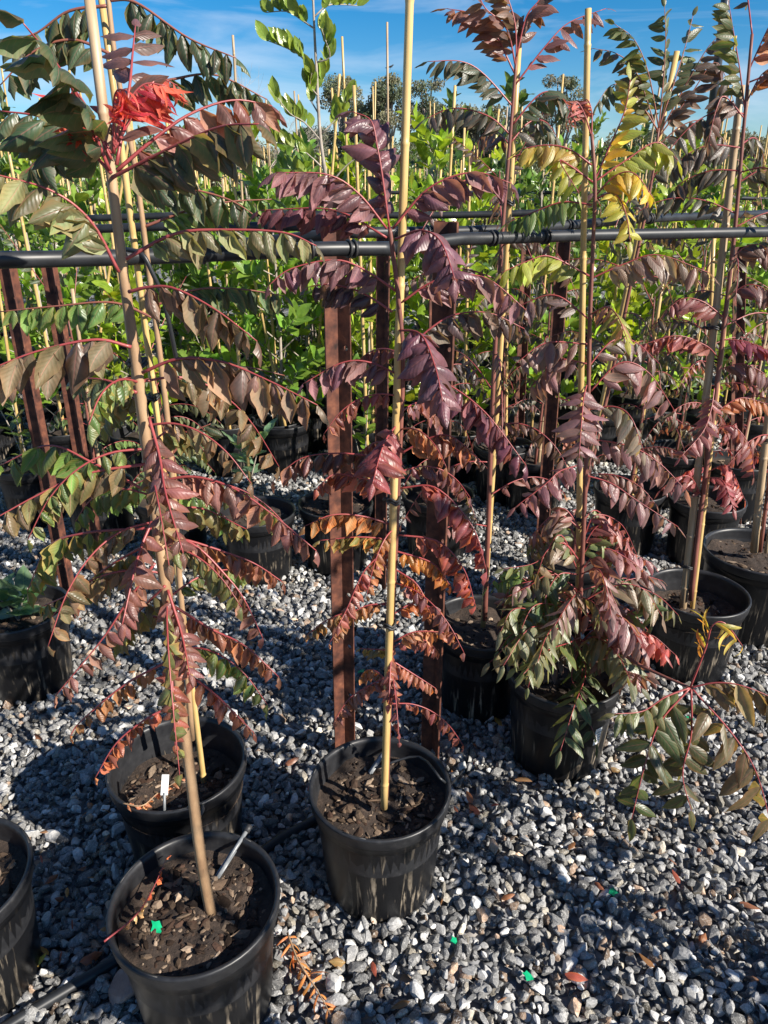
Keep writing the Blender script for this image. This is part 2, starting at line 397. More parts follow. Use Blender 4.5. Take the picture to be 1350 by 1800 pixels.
def pot(loc, D, H, label, group=None, drop=.045, detail=0, seed=0, rotz=0., tilt=(0, 0), soil=True, cat='pot'):
    t = thing('plant_pot', label, cat, loc, group)
    key = (round(D, 3), round(H, 3))
    if key not in _pot_cache:
        a, b = pot_profile(D, H); V, Q = lathe(a, 48); V2, Q2 = lathe(b, 56)
        _pot_cache[key] = (np_mesh('pot_wall', V, Q, M['pot']), np_mesh('rim', V2, Q2, M['rim']))
    wm, rm = _pot_cache[key]
    mobj('pot_wall', wm, t)
    rim = mobj('rim', rm, t)
    if detail:                                           # moulded slots in the lip
        r = D / 2
        for a0 in (.6, 2.2, 3.8, 5.4):
            P = [Vector((r * .972 * math.cos(a0 + .11 * i), r * .972 * math.sin(a0 + .11 * i), H + .0025)) for i in range(4)]
            mobj('slot', tube_mesh('slot', P, .0016, M['tie'], 5), rim)
    if soil:
        sm, ch = soil_meshes(D, drop, detail, seed)
        s = mobj('potting_mix', sm, t, (0, 0, H - drop))
        if ch: c = mobj('bark_chips', ch, s); c['kind'] = 'stuff'
    t.rotation_euler = (tilt[0], tilt[1], rotz)
    POT_FOOT.append((loc[0], loc[1], D / 2 * .8))
    return t
def pot_at(px, py, label, D=.33, H=.30, **kw):
    p = on_z(px, py, H); return pot((p.x, p.y, 0), D, H, label, **kw), p

# ------------------------------------------------------------------ bamboo stakes
def stake(p0, p1, r0, label, group=None, mat='bamboo', ties=(), seed=0, nodes=.24, split=False):
    """bamboo cane from p0 (in the soil) to p1, ties at the given fractions"""
    g = np.random.default_rng(seed + 900); p0 = Vector(p0); p1 = Vector(p1); Ln = (p1 - p0).length
    t = thing('bamboo_stake', label, 'stake', p0, group)
    fr = [0]; z = g.uniform(.05, .2); nd = []
    while z < Ln - .03: nd.append(z); z += nodes * g.uniform(.8, 1.2)
    zs = [0.]; rs = [r0]
    taper = lambda z: r0 * (1 - .22 * z / Ln)
    for q in nd:
        zs += [q - .008, q - .003, q, q + .003, q + .009]; k = taper(q); rs += [k, k * 1.10, k * 1.16, k * .98, k]
    zs.append(Ln); rs.append(taper(Ln))
    d = (p1 - p0).normalized(); side = d.orthogonal().normalized(); bow = g.uniform(-.006, .006)
    P = [d * z + side * bow * math.sin(math.pi * z / Ln) for z in zs]
    mobj('cane', tube_mesh('cane', P, rs, M[mat], 12), t)
    for f in ties:
        c = d * (Ln * f); k = r0 * 1.75
        fr_ = frames([c, c + d]); tt, u, s = fr_[0]
        ring = [c + (u * math.cos(a) + s * math.sin(a) * .8) * k + d * (.003 * math.sin(a * 3)) for a in np.linspace(0, 2 * math.pi, 17)]
        A = Acc(); V, Q, T = tube(ring, .0028, 6); A.add(V, Q, T)
        V, Q, T = tube([p + d * .006 for p in ring], .0026, 6); A.add(V, Q, T)
        e = ring[3]; V, Q, T = tube([e, e + (e - c) * .5 + d * .004, e + (e - c) * .9], [.0045, .004, .0025], 6); A.add(V, Q, T)
        mobj('tie', A.mesh('tie', M['tie']), t)
    return t

# ------------------------------------------------------------------ leaves
NU, NV = 5, 7
def leaf_template(w, bend, fold, ruffle, tipx, seed, teeth=.0, asym=.0, plump=.8):
    """unit-length leaflet along +Y, upper side +Z"""
    g = np.random.default_rng(seed); V = []; UV = []
    ph = g.uniform(0, 6.28, 2); tw = g.normal(0, .25); cv = g.normal(0, .12)
    for i in range(NV):
        v = i / (NV - 1); vp = v ** plump
        wd = w * .5 * (math.sin(math.pi * min(1, max(0.0, vp * .97 + .02))) ** .8) * (1 - .2 * v) + (.008 if i in (0,) else 0)
        if i == NV - 1: wd = w * .012
        ang = bend * v; # arc along the length
        y = (math.sin(ang) / bend if abs(bend) > 1e-3 else v); z = (-(1 - math.cos(ang)) / bend if abs(bend) > 1e-3 else 0)
        ny, nz = math.sin(ang), math.cos(ang)
        for j in range(NU):
            u = -1 + 2 * j / (NU - 1)
            tth = 1 + (teeth * math.sin(v * 25 + ph[0] + (2 if u > 0 else 0)) if abs(u) == 1 else 0)
            x = u * wd * tth * (1 + asym * (1 if u > 0 else -1))
            h = -fold * wd * (abs(u) ** 1.7) + ruffle * wd * (abs(u) ** 2) * math.sin(v * 11 + ph[0] + (ph[1] if u > 0 else 0))
            h += tw * u * wd * v
            V.append((x + cv * math.sin(v * 2.4) * .5, y + ny * h * 1.0, z + nz * h)); UV.append((.5 + u * .5, v))
    Q = [(i * NU + j, i * NU + j + 1, (i + 1) * NU + j + 1, (i + 1) * NU + j) for i in range(NV - 1) for j in range(NU - 1)]
    return np.array(V), np.array(Q), np.array(UV)
TPL = {
 'broad': [leaf_template(.47, .7 + .16 * (i % 4), .7 + .12 * (i % 3), .34, 0, 100 + i, .07, .05) for i in range(10)],     # drooping, margins rolled under
 'cup':   [leaf_template(.53, .75 + .14 * (i % 4), .9 + .12 * (i % 3), .38, 0, 200 + i, .07, .06) for i in range(10)],      # strongly cupped, short
 'flat':  [leaf_template(.37, .28 + .1 * (i % 4), .25 + .1 * (i % 3), .14, 0, 300 + i, .03, .06) for i in range(10)],
 'thin':  [leaf_template(.15, 1.0 + .2 * (i % 4), .3, .2, 0, 400 + i, .03, .0) for i in range(8)],
 'ellip': [leaf_template(.58, .3 + .15 * (i % 4) - (.5 if i % 3 == 0 else 0), -.35 + .12 * (i % 4), .16, 0, 500 + i, .0, .0, .9) for i in range(10)],
}
_leafmesh = {}
def leaf_mesh(kind, i, mat):
    k = (kind, i, mat)
    if k not in _leafmesh:
        V, Q, UV = TPL[kind][i]; _leafmesh[k] = np_mesh('leaflet', V, Q, M[mat], True, UV)
    return _leafmesh[k]
def jit(c, a=.22, hue=.1):
    k = random.uniform(1 - a, 1 + a); return tuple(max(0.004, x * k * random.uniform(1 - hue, 1 + hue)) for x in c)
class Plant:
    """a thing with stem, fronds and leaflets; leaflets are objects up to `limit`, the rest are joined"""
    def __init__(s, name, label, cat, loc, limit=300, group=None, mat='leaf', leafname='leaflet'):
        s.t = thing(name, label, cat, loc, group); s.o = Vector(loc); s.left = limit; s.mat = mat; s.acc = Acc(); s.leafname = leafname; s.na = 0
    def stem(s, P, rad, mat, name='stem', k=9):
        P = [Vector(p) - s.o for p in P]; return mobj(name, tube_mesh(name, P, rad, M[mat], k), s.t)
    def leaf(s, p, axis, nrm, ln, kind, col, edge, parent):
        axis = axis.normalized(); nrm = (nrm - axis * nrm.dot(axis)).normalized(); x = axis.cross(nrm)
        m = Matrix((x, axis, nrm)).transposed(); i = random.randrange(len(TPL[kind]))
        p = p - s.o
        if s.mat == 'leaf': col = tuple(min(.8, q * 1.3) for q in col)
        if s.left > 0:
            s.left -= 1
            o = bpy.data.objects.new(s.leafname, leaf_mesh(kind, i, s.mat)); COL.objects.link(o); o.parent = parent
            o.matrix_local = Matrix.LocRotScale(p, m.to_quaternion(), Vector((ln, ln, ln))); o.color = (*col, edge)
        else:
            V, Q, UV = TPL[kind][i]; A = np.array(m)
            s.acc.add((V * ln) @ A.T + np.array(p), Q, None, UV, np.array((*col, edge))); s.na += 1
    def frond(s, pts, ln, pairs, col, droop=55, fwd=62, kind='broad', edge=.15, rad=.0022, start=.16, mat='rachis', col2=None, jitter=1.0, face=None, prof=(.72, 1.0, .62)):
        P = spline(pts, 20); n = len(P)
        V, Q, T = tube([p - s.o for p in P], [rad * (1.25 - .85 * i / (n - 1)) for i in range(n)], 6)
        f = mobj('frond', np_mesh('leaf_stalk', V, [Q, T], M[mat]), s.t)
        cum = [0]
        for i in range(1, n): cum.append(cum[-1] + (P[i] - P[i - 1]).length)
        def at(q):
            d = q * cum[-1]
            for i in range(1, n):
                if cum[i] >= d - 1e-9:
                    k = (d - cum[i - 1]) / max(1e-6, cum[i] - cum[i - 1]); return P[i - 1].lerp(P[i], k), (P[i] - P[i - 1]).normalized()
            return P[-1], (P[-1] - P[-2]).normalized()
        pairs = int(round(pairs * 1.4)); ln = ln * .94
        for k in range(pairs + 1):
            q = start + (1 - start) * k / pairs; term = k == pairs
            for sd in ((0,) if term else (-1, 1)):
                if not term and random.random() < .03: continue
                p, T_ = at(min(1, q + (0 if term else random.uniform(-.012, .012))))
                ref = face if face is not None else Vector((0, 0, 1))
                U = ref - T_ * ref.dot(T_)
                if U.length < .25: U = Vector((0, -1, .4)) - T_ * Vector((0, -1, .4)).dot(T_)
                U.normalize(); S = T_.cross(U)
                kk = 2 * q - 1; size = (prof[1] + (prof[0] - prof[1]) * kk * kk) if kk < 0 else (prof[1] + (prof[2] - prof[1]) * kk * kk)
                l_ = ln * size * random.uniform(.86, 1.14)
                dl = R(droop + random.gauss(0, 15) * jitter); ph = R(fwd + random.gauss(0, 11) * jitter)
                if term: ax = T_ * .9 - U * .25 * math.sin(R(droop)); nr = U
                else:
                    lat = S * sd * math.cos(dl) - U * math.sin(dl); nr = S * sd * math.sin(dl) + U * math.cos(dl)
                    ax = T_ * math.cos(ph) + lat * math.sin(ph)
                nr = nr + Vector((random.gauss(0, .24), random.gauss(0, .24), random.gauss(0, .2))) * jitter
                c = jit(col) if (col2 is None or random.random() > q) else jit(col2)
                s.leaf(p, ax, nr, l_, kind, c, edge * random.uniform(.3, 1.6), f)
        return f
    def pxfrond(s, pts, Y, dY, ln_px, pairs, col, **kw):
        """photo-pixel rachis; base at distance Y, tip at Y+dY"""
        n = len(pts); P = [at_y(x, y, Y + dY * (i / (n - 1)) ** 1.2) for i, (x, y) in enumerate(pts)]
        d = sum(depth(p) for p in P) / n
        return s.frond(P, ln_px * d / FPX, pairs, col, **kw)
    def dirfrond(s, base, az, length, rise, sag, ln, pairs, col, **kw):
        h = Vector((math.cos(az), math.sin(az), 0)); P = []
        for i in range(5):
            q = i / 4; P.append(Vector(base) + h * (length * q * (1 - .18 * q)) + Vector((0, 0, length * (math.tan(rise) * q * .8 - sag * q * q))))
        return s.frond(P, ln, pairs, col, **kw)
    def done(s):
        if s.na:
            o = mobj('leaflets', s.acc.mesh('leaflets', M[s.mat + '_v']), s.t); o['kind'] = 'stuff'

OLIVE = (.095, .10, .048); BROWN = (.135, .062, .054); DKGREEN = (.040, .062, .030); GREEN = (.075, .125, .034); PURPLE = (.112, .054, .066)
REDP = (.16, .042, .046); PINKG = (.15, .085, .085); YELLOW = (.30, .22, .025); YGREEN = (.17, .19, .03); RED = (.26, .018, .03); ORANGE = (.30, .05, .035); GREYG = (.10, .11, .055)

# ------------------------------------------------------------------ pots (things), placed by their rims
potA, pA = pot_at(343, 1580, 'black nursery pot with bark mulch holding the staked olive-brown tree, green chip on its soil', detail=520, seed=1, drop=.035, rotz=.4)
potB, pB = pot_at(312, 1338, 'half-empty black nursery pot with a label spike at its rim', detail=500, seed=2, drop=.085, rotz=1.1)
potC, pC = pot_at(668, 1380, 'black nursery pot streaked with mud holding the purple-leaved tree', detail=520, seed=3, drop=.05, rotz=2.0)
potD, pD = pot_at(992, 1178, 'black nursery pot with a white sticker under the bushy plant', detail=120, seed=4, rotz=.2)
potE, pE = pot_at(848, 1092, 'shaded black nursery pot close beside the stickered pot', detail=120, seed=5)
potG, pG = pot_at(1226, 1040, 'black nursery pot with ribbed inner rim and a pair of canes', detail=300, seed=6, drop=.075, D=.34)
potK, pK = pot_at(1335, 968, 'large black nursery pot behind the pot with paired canes', detail=200, seed=7, D=.40, H=.33, drop=.04)
potH, pH = pot_at(1003, 972, 'black nursery pot hidden behind the bushy plant, leaning cane in it', seed=8)
potL, pL = pot_at(1243, 876, 'black nursery pot below the cluster of dark red leaves', detail=80, seed=9)
potI, pI = pot_at(28, 1068, 'sunlit black nursery pot holding the broad blue-green plant', detail=200, seed=10, drop=.05)
potQ, pQ = pot_at(-100, 1548, 'black nursery pot with slotted rim standing alone on dark gravel', detail=420, seed=11, drop=.04)
potN, pN = pot_at(590, 884, 'black nursery pot filled with pale brown mulch behind the rusty posts', detail=260, seed=12, drop=.03)
potO, pO = pot_at(452, 898, 'black nursery pot in shade beside the pale mulch pot', detail=120, seed=13)
potP, pP = pot_at(487, 737, 'black nursery pot in the back aisle under a brown hanging leaf', detail=60, seed=14)
potR, pR = pot_at(398, 742, 'black nursery pot in the back aisle, second one along from the mulch pot', detail=60, seed=15)
potF, pF = pot_at(886, 782, 'black nursery pot behind the cane of the dark tree', detail=60, seed=16)
potJ, pJ = pot_at(50, 815, 'black nursery pot near the rusty post pair with a thin cane', detail=60, seed=17)
potS, pS = pot_at(1205, 690, 'wide black nursery pot holding a low blue-green leaf rosette', detail=60, seed=18, D=.42)
# white sticker on pot D
def sticker():
    c = potD.location; A = Acc(); a0 = -1.08; r = .1425
    V = []
    for i in range(6):
        for z in (.135, .195):
            a = a0 + .035 * i; rr = .165 * (.80 + .10 * (z / .24)) + .0015; V.append((rr * math.cos(a), rr * math.sin(a), z))
    Q = [(2 * i, 2 * i + 2, 2 * i + 3, 2 * i + 1) for i in range(5)]
    o = mobj('sticker', np_mesh('sticker', np.array(V), np.array(Q), M['white_tag']), potD); o.rotation_euler.z = -.2
    A = Acc()
    for k, z in enumerate((.150, .160, .170, .180)):
        for (i0, i1) in ((1, 2.2), (2.6, 4.2)) if k % 2 else ((1, 4.0),):
            P = [Vector(((.165 * (.80 + .10 * (z / .24)) + .002) * math.cos(a0 + .035 * q), (.165 * (.80 + .10 * (z / .24)) + .002) * math.sin(a0 + .035 * q), z)) for q in np.linspace(i0, i1, 5)]
            v, q_, t_ = tube(P, .0011, 4); A.add(v, q_, t_)
    mobj('print', A.mesh('print', M['grey_plastic']), o)
sticker()

# ------------------------------------------------------------------ gravel
gravel([(.45, 1.75, .0185, .021, .038, 2, 2, .35), (1.75, 3.6, .020, .023, .038, 1, 2, .3), (3.6, 6.0, .026, .028, .042, 1, 1, .2), (6.0, 9.5, .038, .038, .055, 1, 1, .1)], POT_FOOT)

# ------------------------------------------------------------------ rusty steel posts (star pickets: three flanges, one drilled)
def star_picket(base, top_z, rotz, label, group=None, fl=.031, th=.005, lean=(0, 0), holes=True, name='steel_post'):
    t = thing(name, label, 'post', base, group); Hh = top_z - base[2]
    def flange(hole):
        A = Acc()
        if not hole:
            for (x0, x1) in ((.0015, fl),):
                V = [(x, y, z) for z in (0, Hh) for (x, y) in ((x0, -th / 2), (x1, -th / 2), (x1, th / 2), (x0, th / 2))]
                A.add(V, [(0, 1, 5, 4), (1, 2, 6, 5), (2, 3, 7, 6), (3, 0, 4, 7), (4, 5, 6, 7), (3, 2, 1, 0)])
            return A
        zs = [z for z in np.arange(Hh - .11, .15, -.165)]; x0, x1 = .0015, fl; cx = (x0 + x1) / 2 + .003; hr = .0068; s = .0105
        cuts = [0]; 
        for z in reversed(zs): cuts += [z - s, z + s]
        cuts.append(Hh)
        for i in range(len(cuts) - 1):
            a, b = cuts[i], cuts[i + 1]
            if i % 2 == 0:
                for sy in (-1, 1):
                    V = [(x0, sy * th / 2, a), (x1, sy * th / 2, a), (x1, sy * th / 2, b), (x0, sy * th / 2, b)]; A.add(V, [(0, 1, 2, 3)] if sy < 0 else [(3, 2, 1, 0)])
            else:
                cz = (a + b) / 2; oc = [(cx + hr * math.cos(R(22.5 + 45 * k)), cz + hr * math.sin(R(22.5 + 45 * k))) for k in range(8)]
                sq = []
                for k in range(8):
                    dx, dz = math.cos(R(22.5 + 45 * k)), math.sin(R(22.5 + 45 * k))
                    sq.append(((x1 if dx > 0 else x0) if abs(dx) > .5 else (x1 if dx > 0 else x0), (b if dz > 0 else a) if abs(dz) > .5 else cz + (s * .4 if dz > 0 else -s * .4)))
                for sy in (-1, 1):
                    V = [(p[0], sy * th / 2, p[1]) for p in oc] + [(p[0], sy * th / 2, p[1]) for p in sq]
                    Q = [(k, 8 + k, 8 + (k + 1) % 8, (k + 1) % 8) for k in range(8)]; A.add(V, Q if sy > 0 else [q[::-1] for q in Q])
                V = [(p[0], sy * th / 2, p[1]) for sy in (-1, 1) for p in oc]; A.add(V, [(k, (k + 1) % 8, 8 + (k + 1) % 8, 8 + k) for k in range(8)])
        for x in (x1,):
            A.add([(x, -th / 2, 0), (x, th / 2, 0), (x, th / 2, Hh), (x, -th / 2, Hh)], [(0, 1, 2, 3)])
        A.add([(x0, -th / 2, Hh), (x1, -th / 2, Hh), (x1, th / 2, Hh), (x0, th / 2, Hh)], [(0, 1, 2, 3)])
        return A
    for k, a in enumerate((0, 120, 240)):
        o = mobj('flange', flange(holes and k == 0).mesh('flange', M['rust'], False), t); o.rotation_euler.z = R(a)
    t.rotation_euler = (lean[0], lean[1], rotz); return t
def post_px(top, bot_x, Y, label, rotz, group=None, W=.031, **kw):
    p = at_y(top[0], top[1], Y); b = at_y(bot_x[0], bot_x[1], Y); d = p - b
    # lean so that the post passes through both points
    base = b + d * ((0 - b.z) / d.z) if abs(d.z) > 1e-6 else b
    return star_picket((base.x, base.y, -.02), p.z, rotz, label, group, fl=W, lean=(0, math.atan2(d.x, d.z)), **kw)
post_px((592, 388), (606, 1280), 1.74, 'rusty drilled steel post behind the purple tree, mulch pot behind it', R(-28), W=.034)
post_px((789, 390), (761, 1290), 1.74, 'rusty steel post with bright sunlit flange, by the stickered pot', R(-62), W=.034)
post_px((684, 400), (676, 800), 2.75, 'thin rusty steel post behind the cane of the purple tree', R(-60))
post_px((38, 455), (120, 1015), 2.5, 'rusty steel post standing outermost of the leaning pair', R(-55))
post_px((94, 455), (166, 920), 2.7, 'rusty steel post of the leaning pair, closer to the olive-brown tree', R(-50))
post_px((988, 415), (962, 820), 2.9, 'rusty steel post behind the red-stemmed tree', R(-58))
post_px((602, 385), (603, 700), 3.0, 'rusty steel post capped by the cut pipe end', R(-70))
post_px((768, 388), (762, 700), 3.1, 'short dark rusty post beside the sunlit flange post', R(-20), W=.034)
post_px((1300, 430), (1295, 800), 3.4, 'rusty steel post behind the pot with paired canes', R(-50))
post_px((925, 425), (918, 600), 3.9, 'far rusty steel post among the green shrubs', R(-40))
post_px((372, 335), (376, 520), 5.2, 'rusty steel post standing in the back rows of shrubs', R(-40))

# ------------------------------------------------------------------ black irrigation pipes on the posts
def pipe(pts, r, label, z=None, clips=(), name='irrigation_pipe', closed=True, Ys=None):
    if z is not None: P = [on_z(x, y, z) for x, y in pts]
    else: P = [at_y(x, y, Y) for (x, y), Y in zip(pts, Ys)]
    t = thing(name, label, 'pipe', P[0]); o = Vector(P[0])
    S = spline(P, max(16, 6 * len(P)))
    mobj('tube', tube_mesh('tube', [p - o for p in S], r, M['poly'], 14), t)
    for f in clips:
        i = int(f * (len(S) - 2)); c = S[i] - o; d = (S[i + 1] - S[i]).normalized()
        A = Acc()
        for k in (-.006, .006):
            fr_ = frames([c, c + d])[0]; ring = [c + d * k + (fr_[1] * math.cos(a) + fr_[2] * math.sin(a)) * r * 1.12 for a in np.linspace(0, 2 * math.pi, 15)]
            V, Q, T = tube(ring, .0032, 5); A.add(V, Q, T)
        mobj('clip', A.mesh('clip', M['tie']), t)
    return t
PZ = 1.46
pipe([(-260, 462), (0, 457), (230, 452), (430, 444), (560, 438), (690, 437)], .0140, 'thick black pipe running behind the olive-brown tree to the purple tree', None, (.55, .82, .93), Ys=[1.05, 1.28, 1.40, 1.48, 1.52, 1.6])
pipe([(690, 437), (800, 421), (860, 419), (1020, 414), (1180, 411), (1350, 408), (1600, 404)], .0135, 'black pipe strapped with ties passing the sunlit post', None, (.36, .46, .62), Ys=[1.6, 1.70, 1.76, 1.9, 2.02, 2.15, 2.4])
pipe([(430, 428), (500, 421), (587, 412)], .0130, 'short cut black pipe ending at the drilled post', None, (), Ys=[1.9, 1.84, 1.79])
pipe([(612, 409), (700, 408), (800, 407), (960, 399), (1130, 385), (1235, 380), (1420, 372)], .0130, 'second black pipe behind the strapped one on the posts', None, (.28, .55, .7), Ys=[1.9, 1.98, 2.05, 2.25, 2.55, 2.8, 3.3])
pipe([(100, 405), (300, 398), (440, 398), (575, 399), (612, 400)], .0130, 'black pipe level with the tops of the back posts', None, (.5,), Ys=[2.5, 2.45, 2.42, 2.42, 2.42])
pipe([(150, 384), (370, 377), (480, 375), (640, 378), (800, 378), (1010, 372)], .0130, 'thin black pipe farther back between the shrubs and the posts', None, (.4,), Ys=[3.2] * 6)
pipe([(465, 396), (540, 383), (620, 376)], .0120, 'black pipe slanting between two level pipes', None, (), Ys=[2.6, 2.9, 3.2])
pipe([(330, 341), (450, 339), (620, 339), (900, 338), (1100, 342), (1420, 352)], .0130, 'farthest black pipe among the back rows of shrubs', None, (), Ys=[6] * 6)
# pipes lying on the ground
pipe([(-60, 1850), (60, 1775), (200, 1690), (350, 1590), (480, 1483), (560, 1437), (660, 1370)], .0125, 'black poly hose lying on the gravel between the front pots', .022, (), name='ground_hose')
pipe([(330, 1010), (440, 985), (500, 962), (570, 945)], .010, 'black hose on the gravel beside the shaded pots', .014, (), name='ground_hose')
def thin_hose(P, label, r=.0032):
    o = Vector(P[0]); m = tube_mesh('drip_hose', [p - o for p in spline(P, 28)], r, M['poly'], 7); ob = mobj('drip_hose', m, None, o); tag(ob, label, 'hose'); return ob
thin_hose([on_z(772, 1222, .03), on_z(805, 1250, .02), on_z(825, 1285, .014), on_z(822, 1335, .014), on_z(800, 1372, .05), on_z(772, 1380, .30) + Vector((.01, 0, .01)), on_z(735, 1330, .29), on_z(655, 1352, .27)], 'thin black drip tube looping into the purple tree pot')
thin_hose([on_z(430, 880, .30), on_z(470, 925, .12), on_z(505, 955, .02), on_z(540, 985, .02), on_z(600, 1000, .02)], 'thin drip tube dropping from the shaded pot')
thin_hose([at_y(222, 438, 1.38), at_y(250, 447, 1.36), at_y(268, 480, 1.36), at_y(285, 520, 1.37), at_y(300, 580, 1.38), at_y(312, 640, 1.4)], 'thin grey drip tube hanging from the thick pipe', .0042)

# ------------------------------------------------------------------ plant A: front left
YA = pA.y
def pxline(pts, Y, dY=0): return [at_y(x, y, Y + dY * i / (len(pts) - 1)) for i, (x, y) in enumerate(pts)]
stemA = pxline([(372, 1612), (352, 1500), (333, 1350), (302, 1110), (268, 860), (240, 640), (213, 455), (197, 310)], YA, .02)
A_ = Plant('young_tree', 'staked young tree with big drooping olive-brown leaflets and red new growth', 'tree', (stemA[0].x, stemA[0].y, .26))
A_.stem(spline(stemA, 30), [.0115 - .0058 * i / 29 for i in range(30)], 'bark')
fA = [  # pixel rachis, depth change, leaf px, pairs, colour, kwargs ; largest first
 ([(193, 300), (150, 200), (105, 120), (40, 40)], -.12, 118, 6, DKGREEN, dict(droop=25, kind='broad')),
 ([(197, 312), (250, 285), (320, 250), (390, 222), (455, 218)], -.10, 112, 6, (.055, .056, .026), dict(droop=58, kind='broad')),
 ([(196, 305), (130, 235), (70, 205), (0, 195)], .0, 100, 5, DKGREEN, dict(droop=40)),
 ([(205, 300), (270, 245), (335, 200), (410, 176), (478, 186)], .10, 88, 6, BROWN, dict(droop=55, kind='broad')),
 ([(205, 290), (226, 165), (233, 95), (238, 45)], .12, 88, 5, (.10, .055, .05), dict(droop=15, kind='flat')),
 ([(209, 478), (160, 390), (90, 335), (-25, 302)], -.06, 96, 6, OLIVE, dict(droop=66)),
 ([(222, 455), (307, 411), (400, 404), (500, 409), (556, 432)], .0, 66, 7, OLIVE, dict(droop=72, edge=.1)),
 ([(226, 513), (262, 505), (307, 507), (380, 545), (452, 600)], -.05, 74, 6, (.098, .068, .046), dict(droop=66)),
 ([(250, 655), (313, 631), (390, 636), (470, 668), (558, 712)], -.04, 84, 7, (.102, .072, .05), dict(droop=74)),
 ([(231, 610), (167, 597), (67, 617), (-20, 650)], -.05, 96, 6, (.100, .076, .05), dict(droop=74)),
 ([(240, 690), (185, 668), (130, 665)], .06, 56, 4, DKGREEN, dict(droop=60)),
 ([(262, 735), (280, 800), (292, 870), (322, 972)], -.14, 62, 8, BROWN, dict(droop=22, kind='broad', fwd=58)),
 ([(277, 847), (340, 838), (410, 858), (480, 905), (556, 968)], -.05, 60, 9, BROWN, dict(droop=66, kind='cup', edge=.24)),
 ([(255, 862), (160, 812), (85, 783), (0, 818)], .05, 72, 6, GREEN, dict(droop=66)),
 ([(262, 815), (150, 833), (67, 870), (-10, 912)], -.05, 68, 7, (.10, .082, .04), dict(droop=64, kind='cup', edge=.2)),
 ([(266, 928), (150, 937), (85, 962), (48, 1040)], .06, 58, 7, (.07, .095, .028), dict(droop=70, kind='cup', edge=.35)),
 ([(267, 917), (247, 965), (233, 1017), (215, 1098)], -.12, 58, 6, BROWN, dict(droop=26, kind='broad', edge=.18)),
 ([(285, 935), (345, 960), (400, 1015), (430, 1055), (462, 1122)], -.03, 50, 8, BROWN, dict(droop=55, kind='cup', edge=.185)),
 ([(285, 945), (330, 950), (400, 972), (450, 992), (498, 1024)], .04, 46, 7, (.14, .06, .04), dict(droop=66, kind='cup', edge=.24)),
 ([(280, 905), (350, 893), (433, 930)], .10, 50, 6, (.10, .09, .03), dict(droop=62, kind='cup', edge=.18)),
 ([(272, 990), (222, 1060), (180, 1123), (97, 1224)], -.04, 46, 7, BROWN, dict(droop=52, kind='broad', edge=.18)),
 ([(262, 955), (200, 990), (130, 1040), (70, 1068)], .05, 50, 7, (.08, .09, .03), dict(droop=60, kind='cup', edge=.3)),
 ([(295, 1037), (320, 1117), (333, 1185)], -.10, 48, 7, BROWN, dict(droop=26, kind='broad', edge=.24)),
 ([(305, 1065), (370, 1105), (430, 1135), (490, 1190)], -.03, 48, 7, (.15, .06, .04), dict(droop=58, kind='cup', edge=.32)),
 ([(300, 1120), (303, 1200), (308, 1310)], -.10, 40, 8, (.17, .06, .04), dict(droop=28, kind='broad', edge=.32)),
 ([(322, 1178), (383, 1225), (446, 1288)], -.05, 42, 6, (.17, .06, .04), dict(droop=45, kind='broad', edge=.32)),
 ([(300, 1160), (220, 1203), (143, 1267), (123, 1294)], -.02, 36, 6, (.16, .075, .035), dict(droop=52, kind='cup', edge=.32)),
 ([(305, 1240), (255, 1265), (204, 1307), (167, 1368)], -.04, 36, 7, (.18, .06, .035), dict(droop=50, kind='cup', edge=.40)),
 ([(290, 1030), (240, 1080), (200, 1140)], .08, 44, 5, (.09, .085, .03), dict(droop=45, kind='cup', edge=.18)),
]
for pts, dY, ln, pr, c, kw in fA:
    if dY <= -.1 and pr > 5 and kw.get('droop', 50) < 30: kw = dict(kw, fwd=68)
    A_.pxfrond(pts, YA, dY, ln, pr, c, rad=.0020, **kw)
for pts, dY in (([(200, 270), (215, 200), (250, 150), (290, 150)], .02), ([(200, 270), (200, 190), (205, 160), (222, 158)], -.03), ([(195, 270), (160, 200), (120, 150), (90, 178)], .05), ([(200, 265), (240, 190), (275, 140), (312, 150)], .06), ([(196, 280), (170, 230), (150, 215), (130, 222)], -.02)):
    A_.pxfrond(pts, YA, dY, 78, 8, RED, kind='thin', droop=78, col2=ORANGE, edge=.12, start=.4, rad=.0016, fwd=75)
for k in range(17):                                       # inner fronds filling the middle of the tree
    g_ = random.Random(700 + k); q = .43 + .28 * k / 16; b_ = spline(stemA, 40)[int(q * 39)]; a_ = 2.4 * k + g_.uniform(-.3, .3)
    A_.dirfrond(b_, a_, g_.uniform(.17, .27), R(g_.uniform(10, 35)), g_.uniform(.5, .95), g_.uniform(.036, .048), 6, [(.075, .115, .035), (.11, .085, .05), (.09, .10, .038)][k % 3], droop=58, kind='cup', edge=.25, rad=.0016)
A_.done()
stake(at_y(368, 1590, YA + .022), at_y(150, -60, YA + .028), .0082, 'old pale bamboo cane tied to the olive-brown tree', mat='bamboo_old', ties=(.16, .70), seed=1)

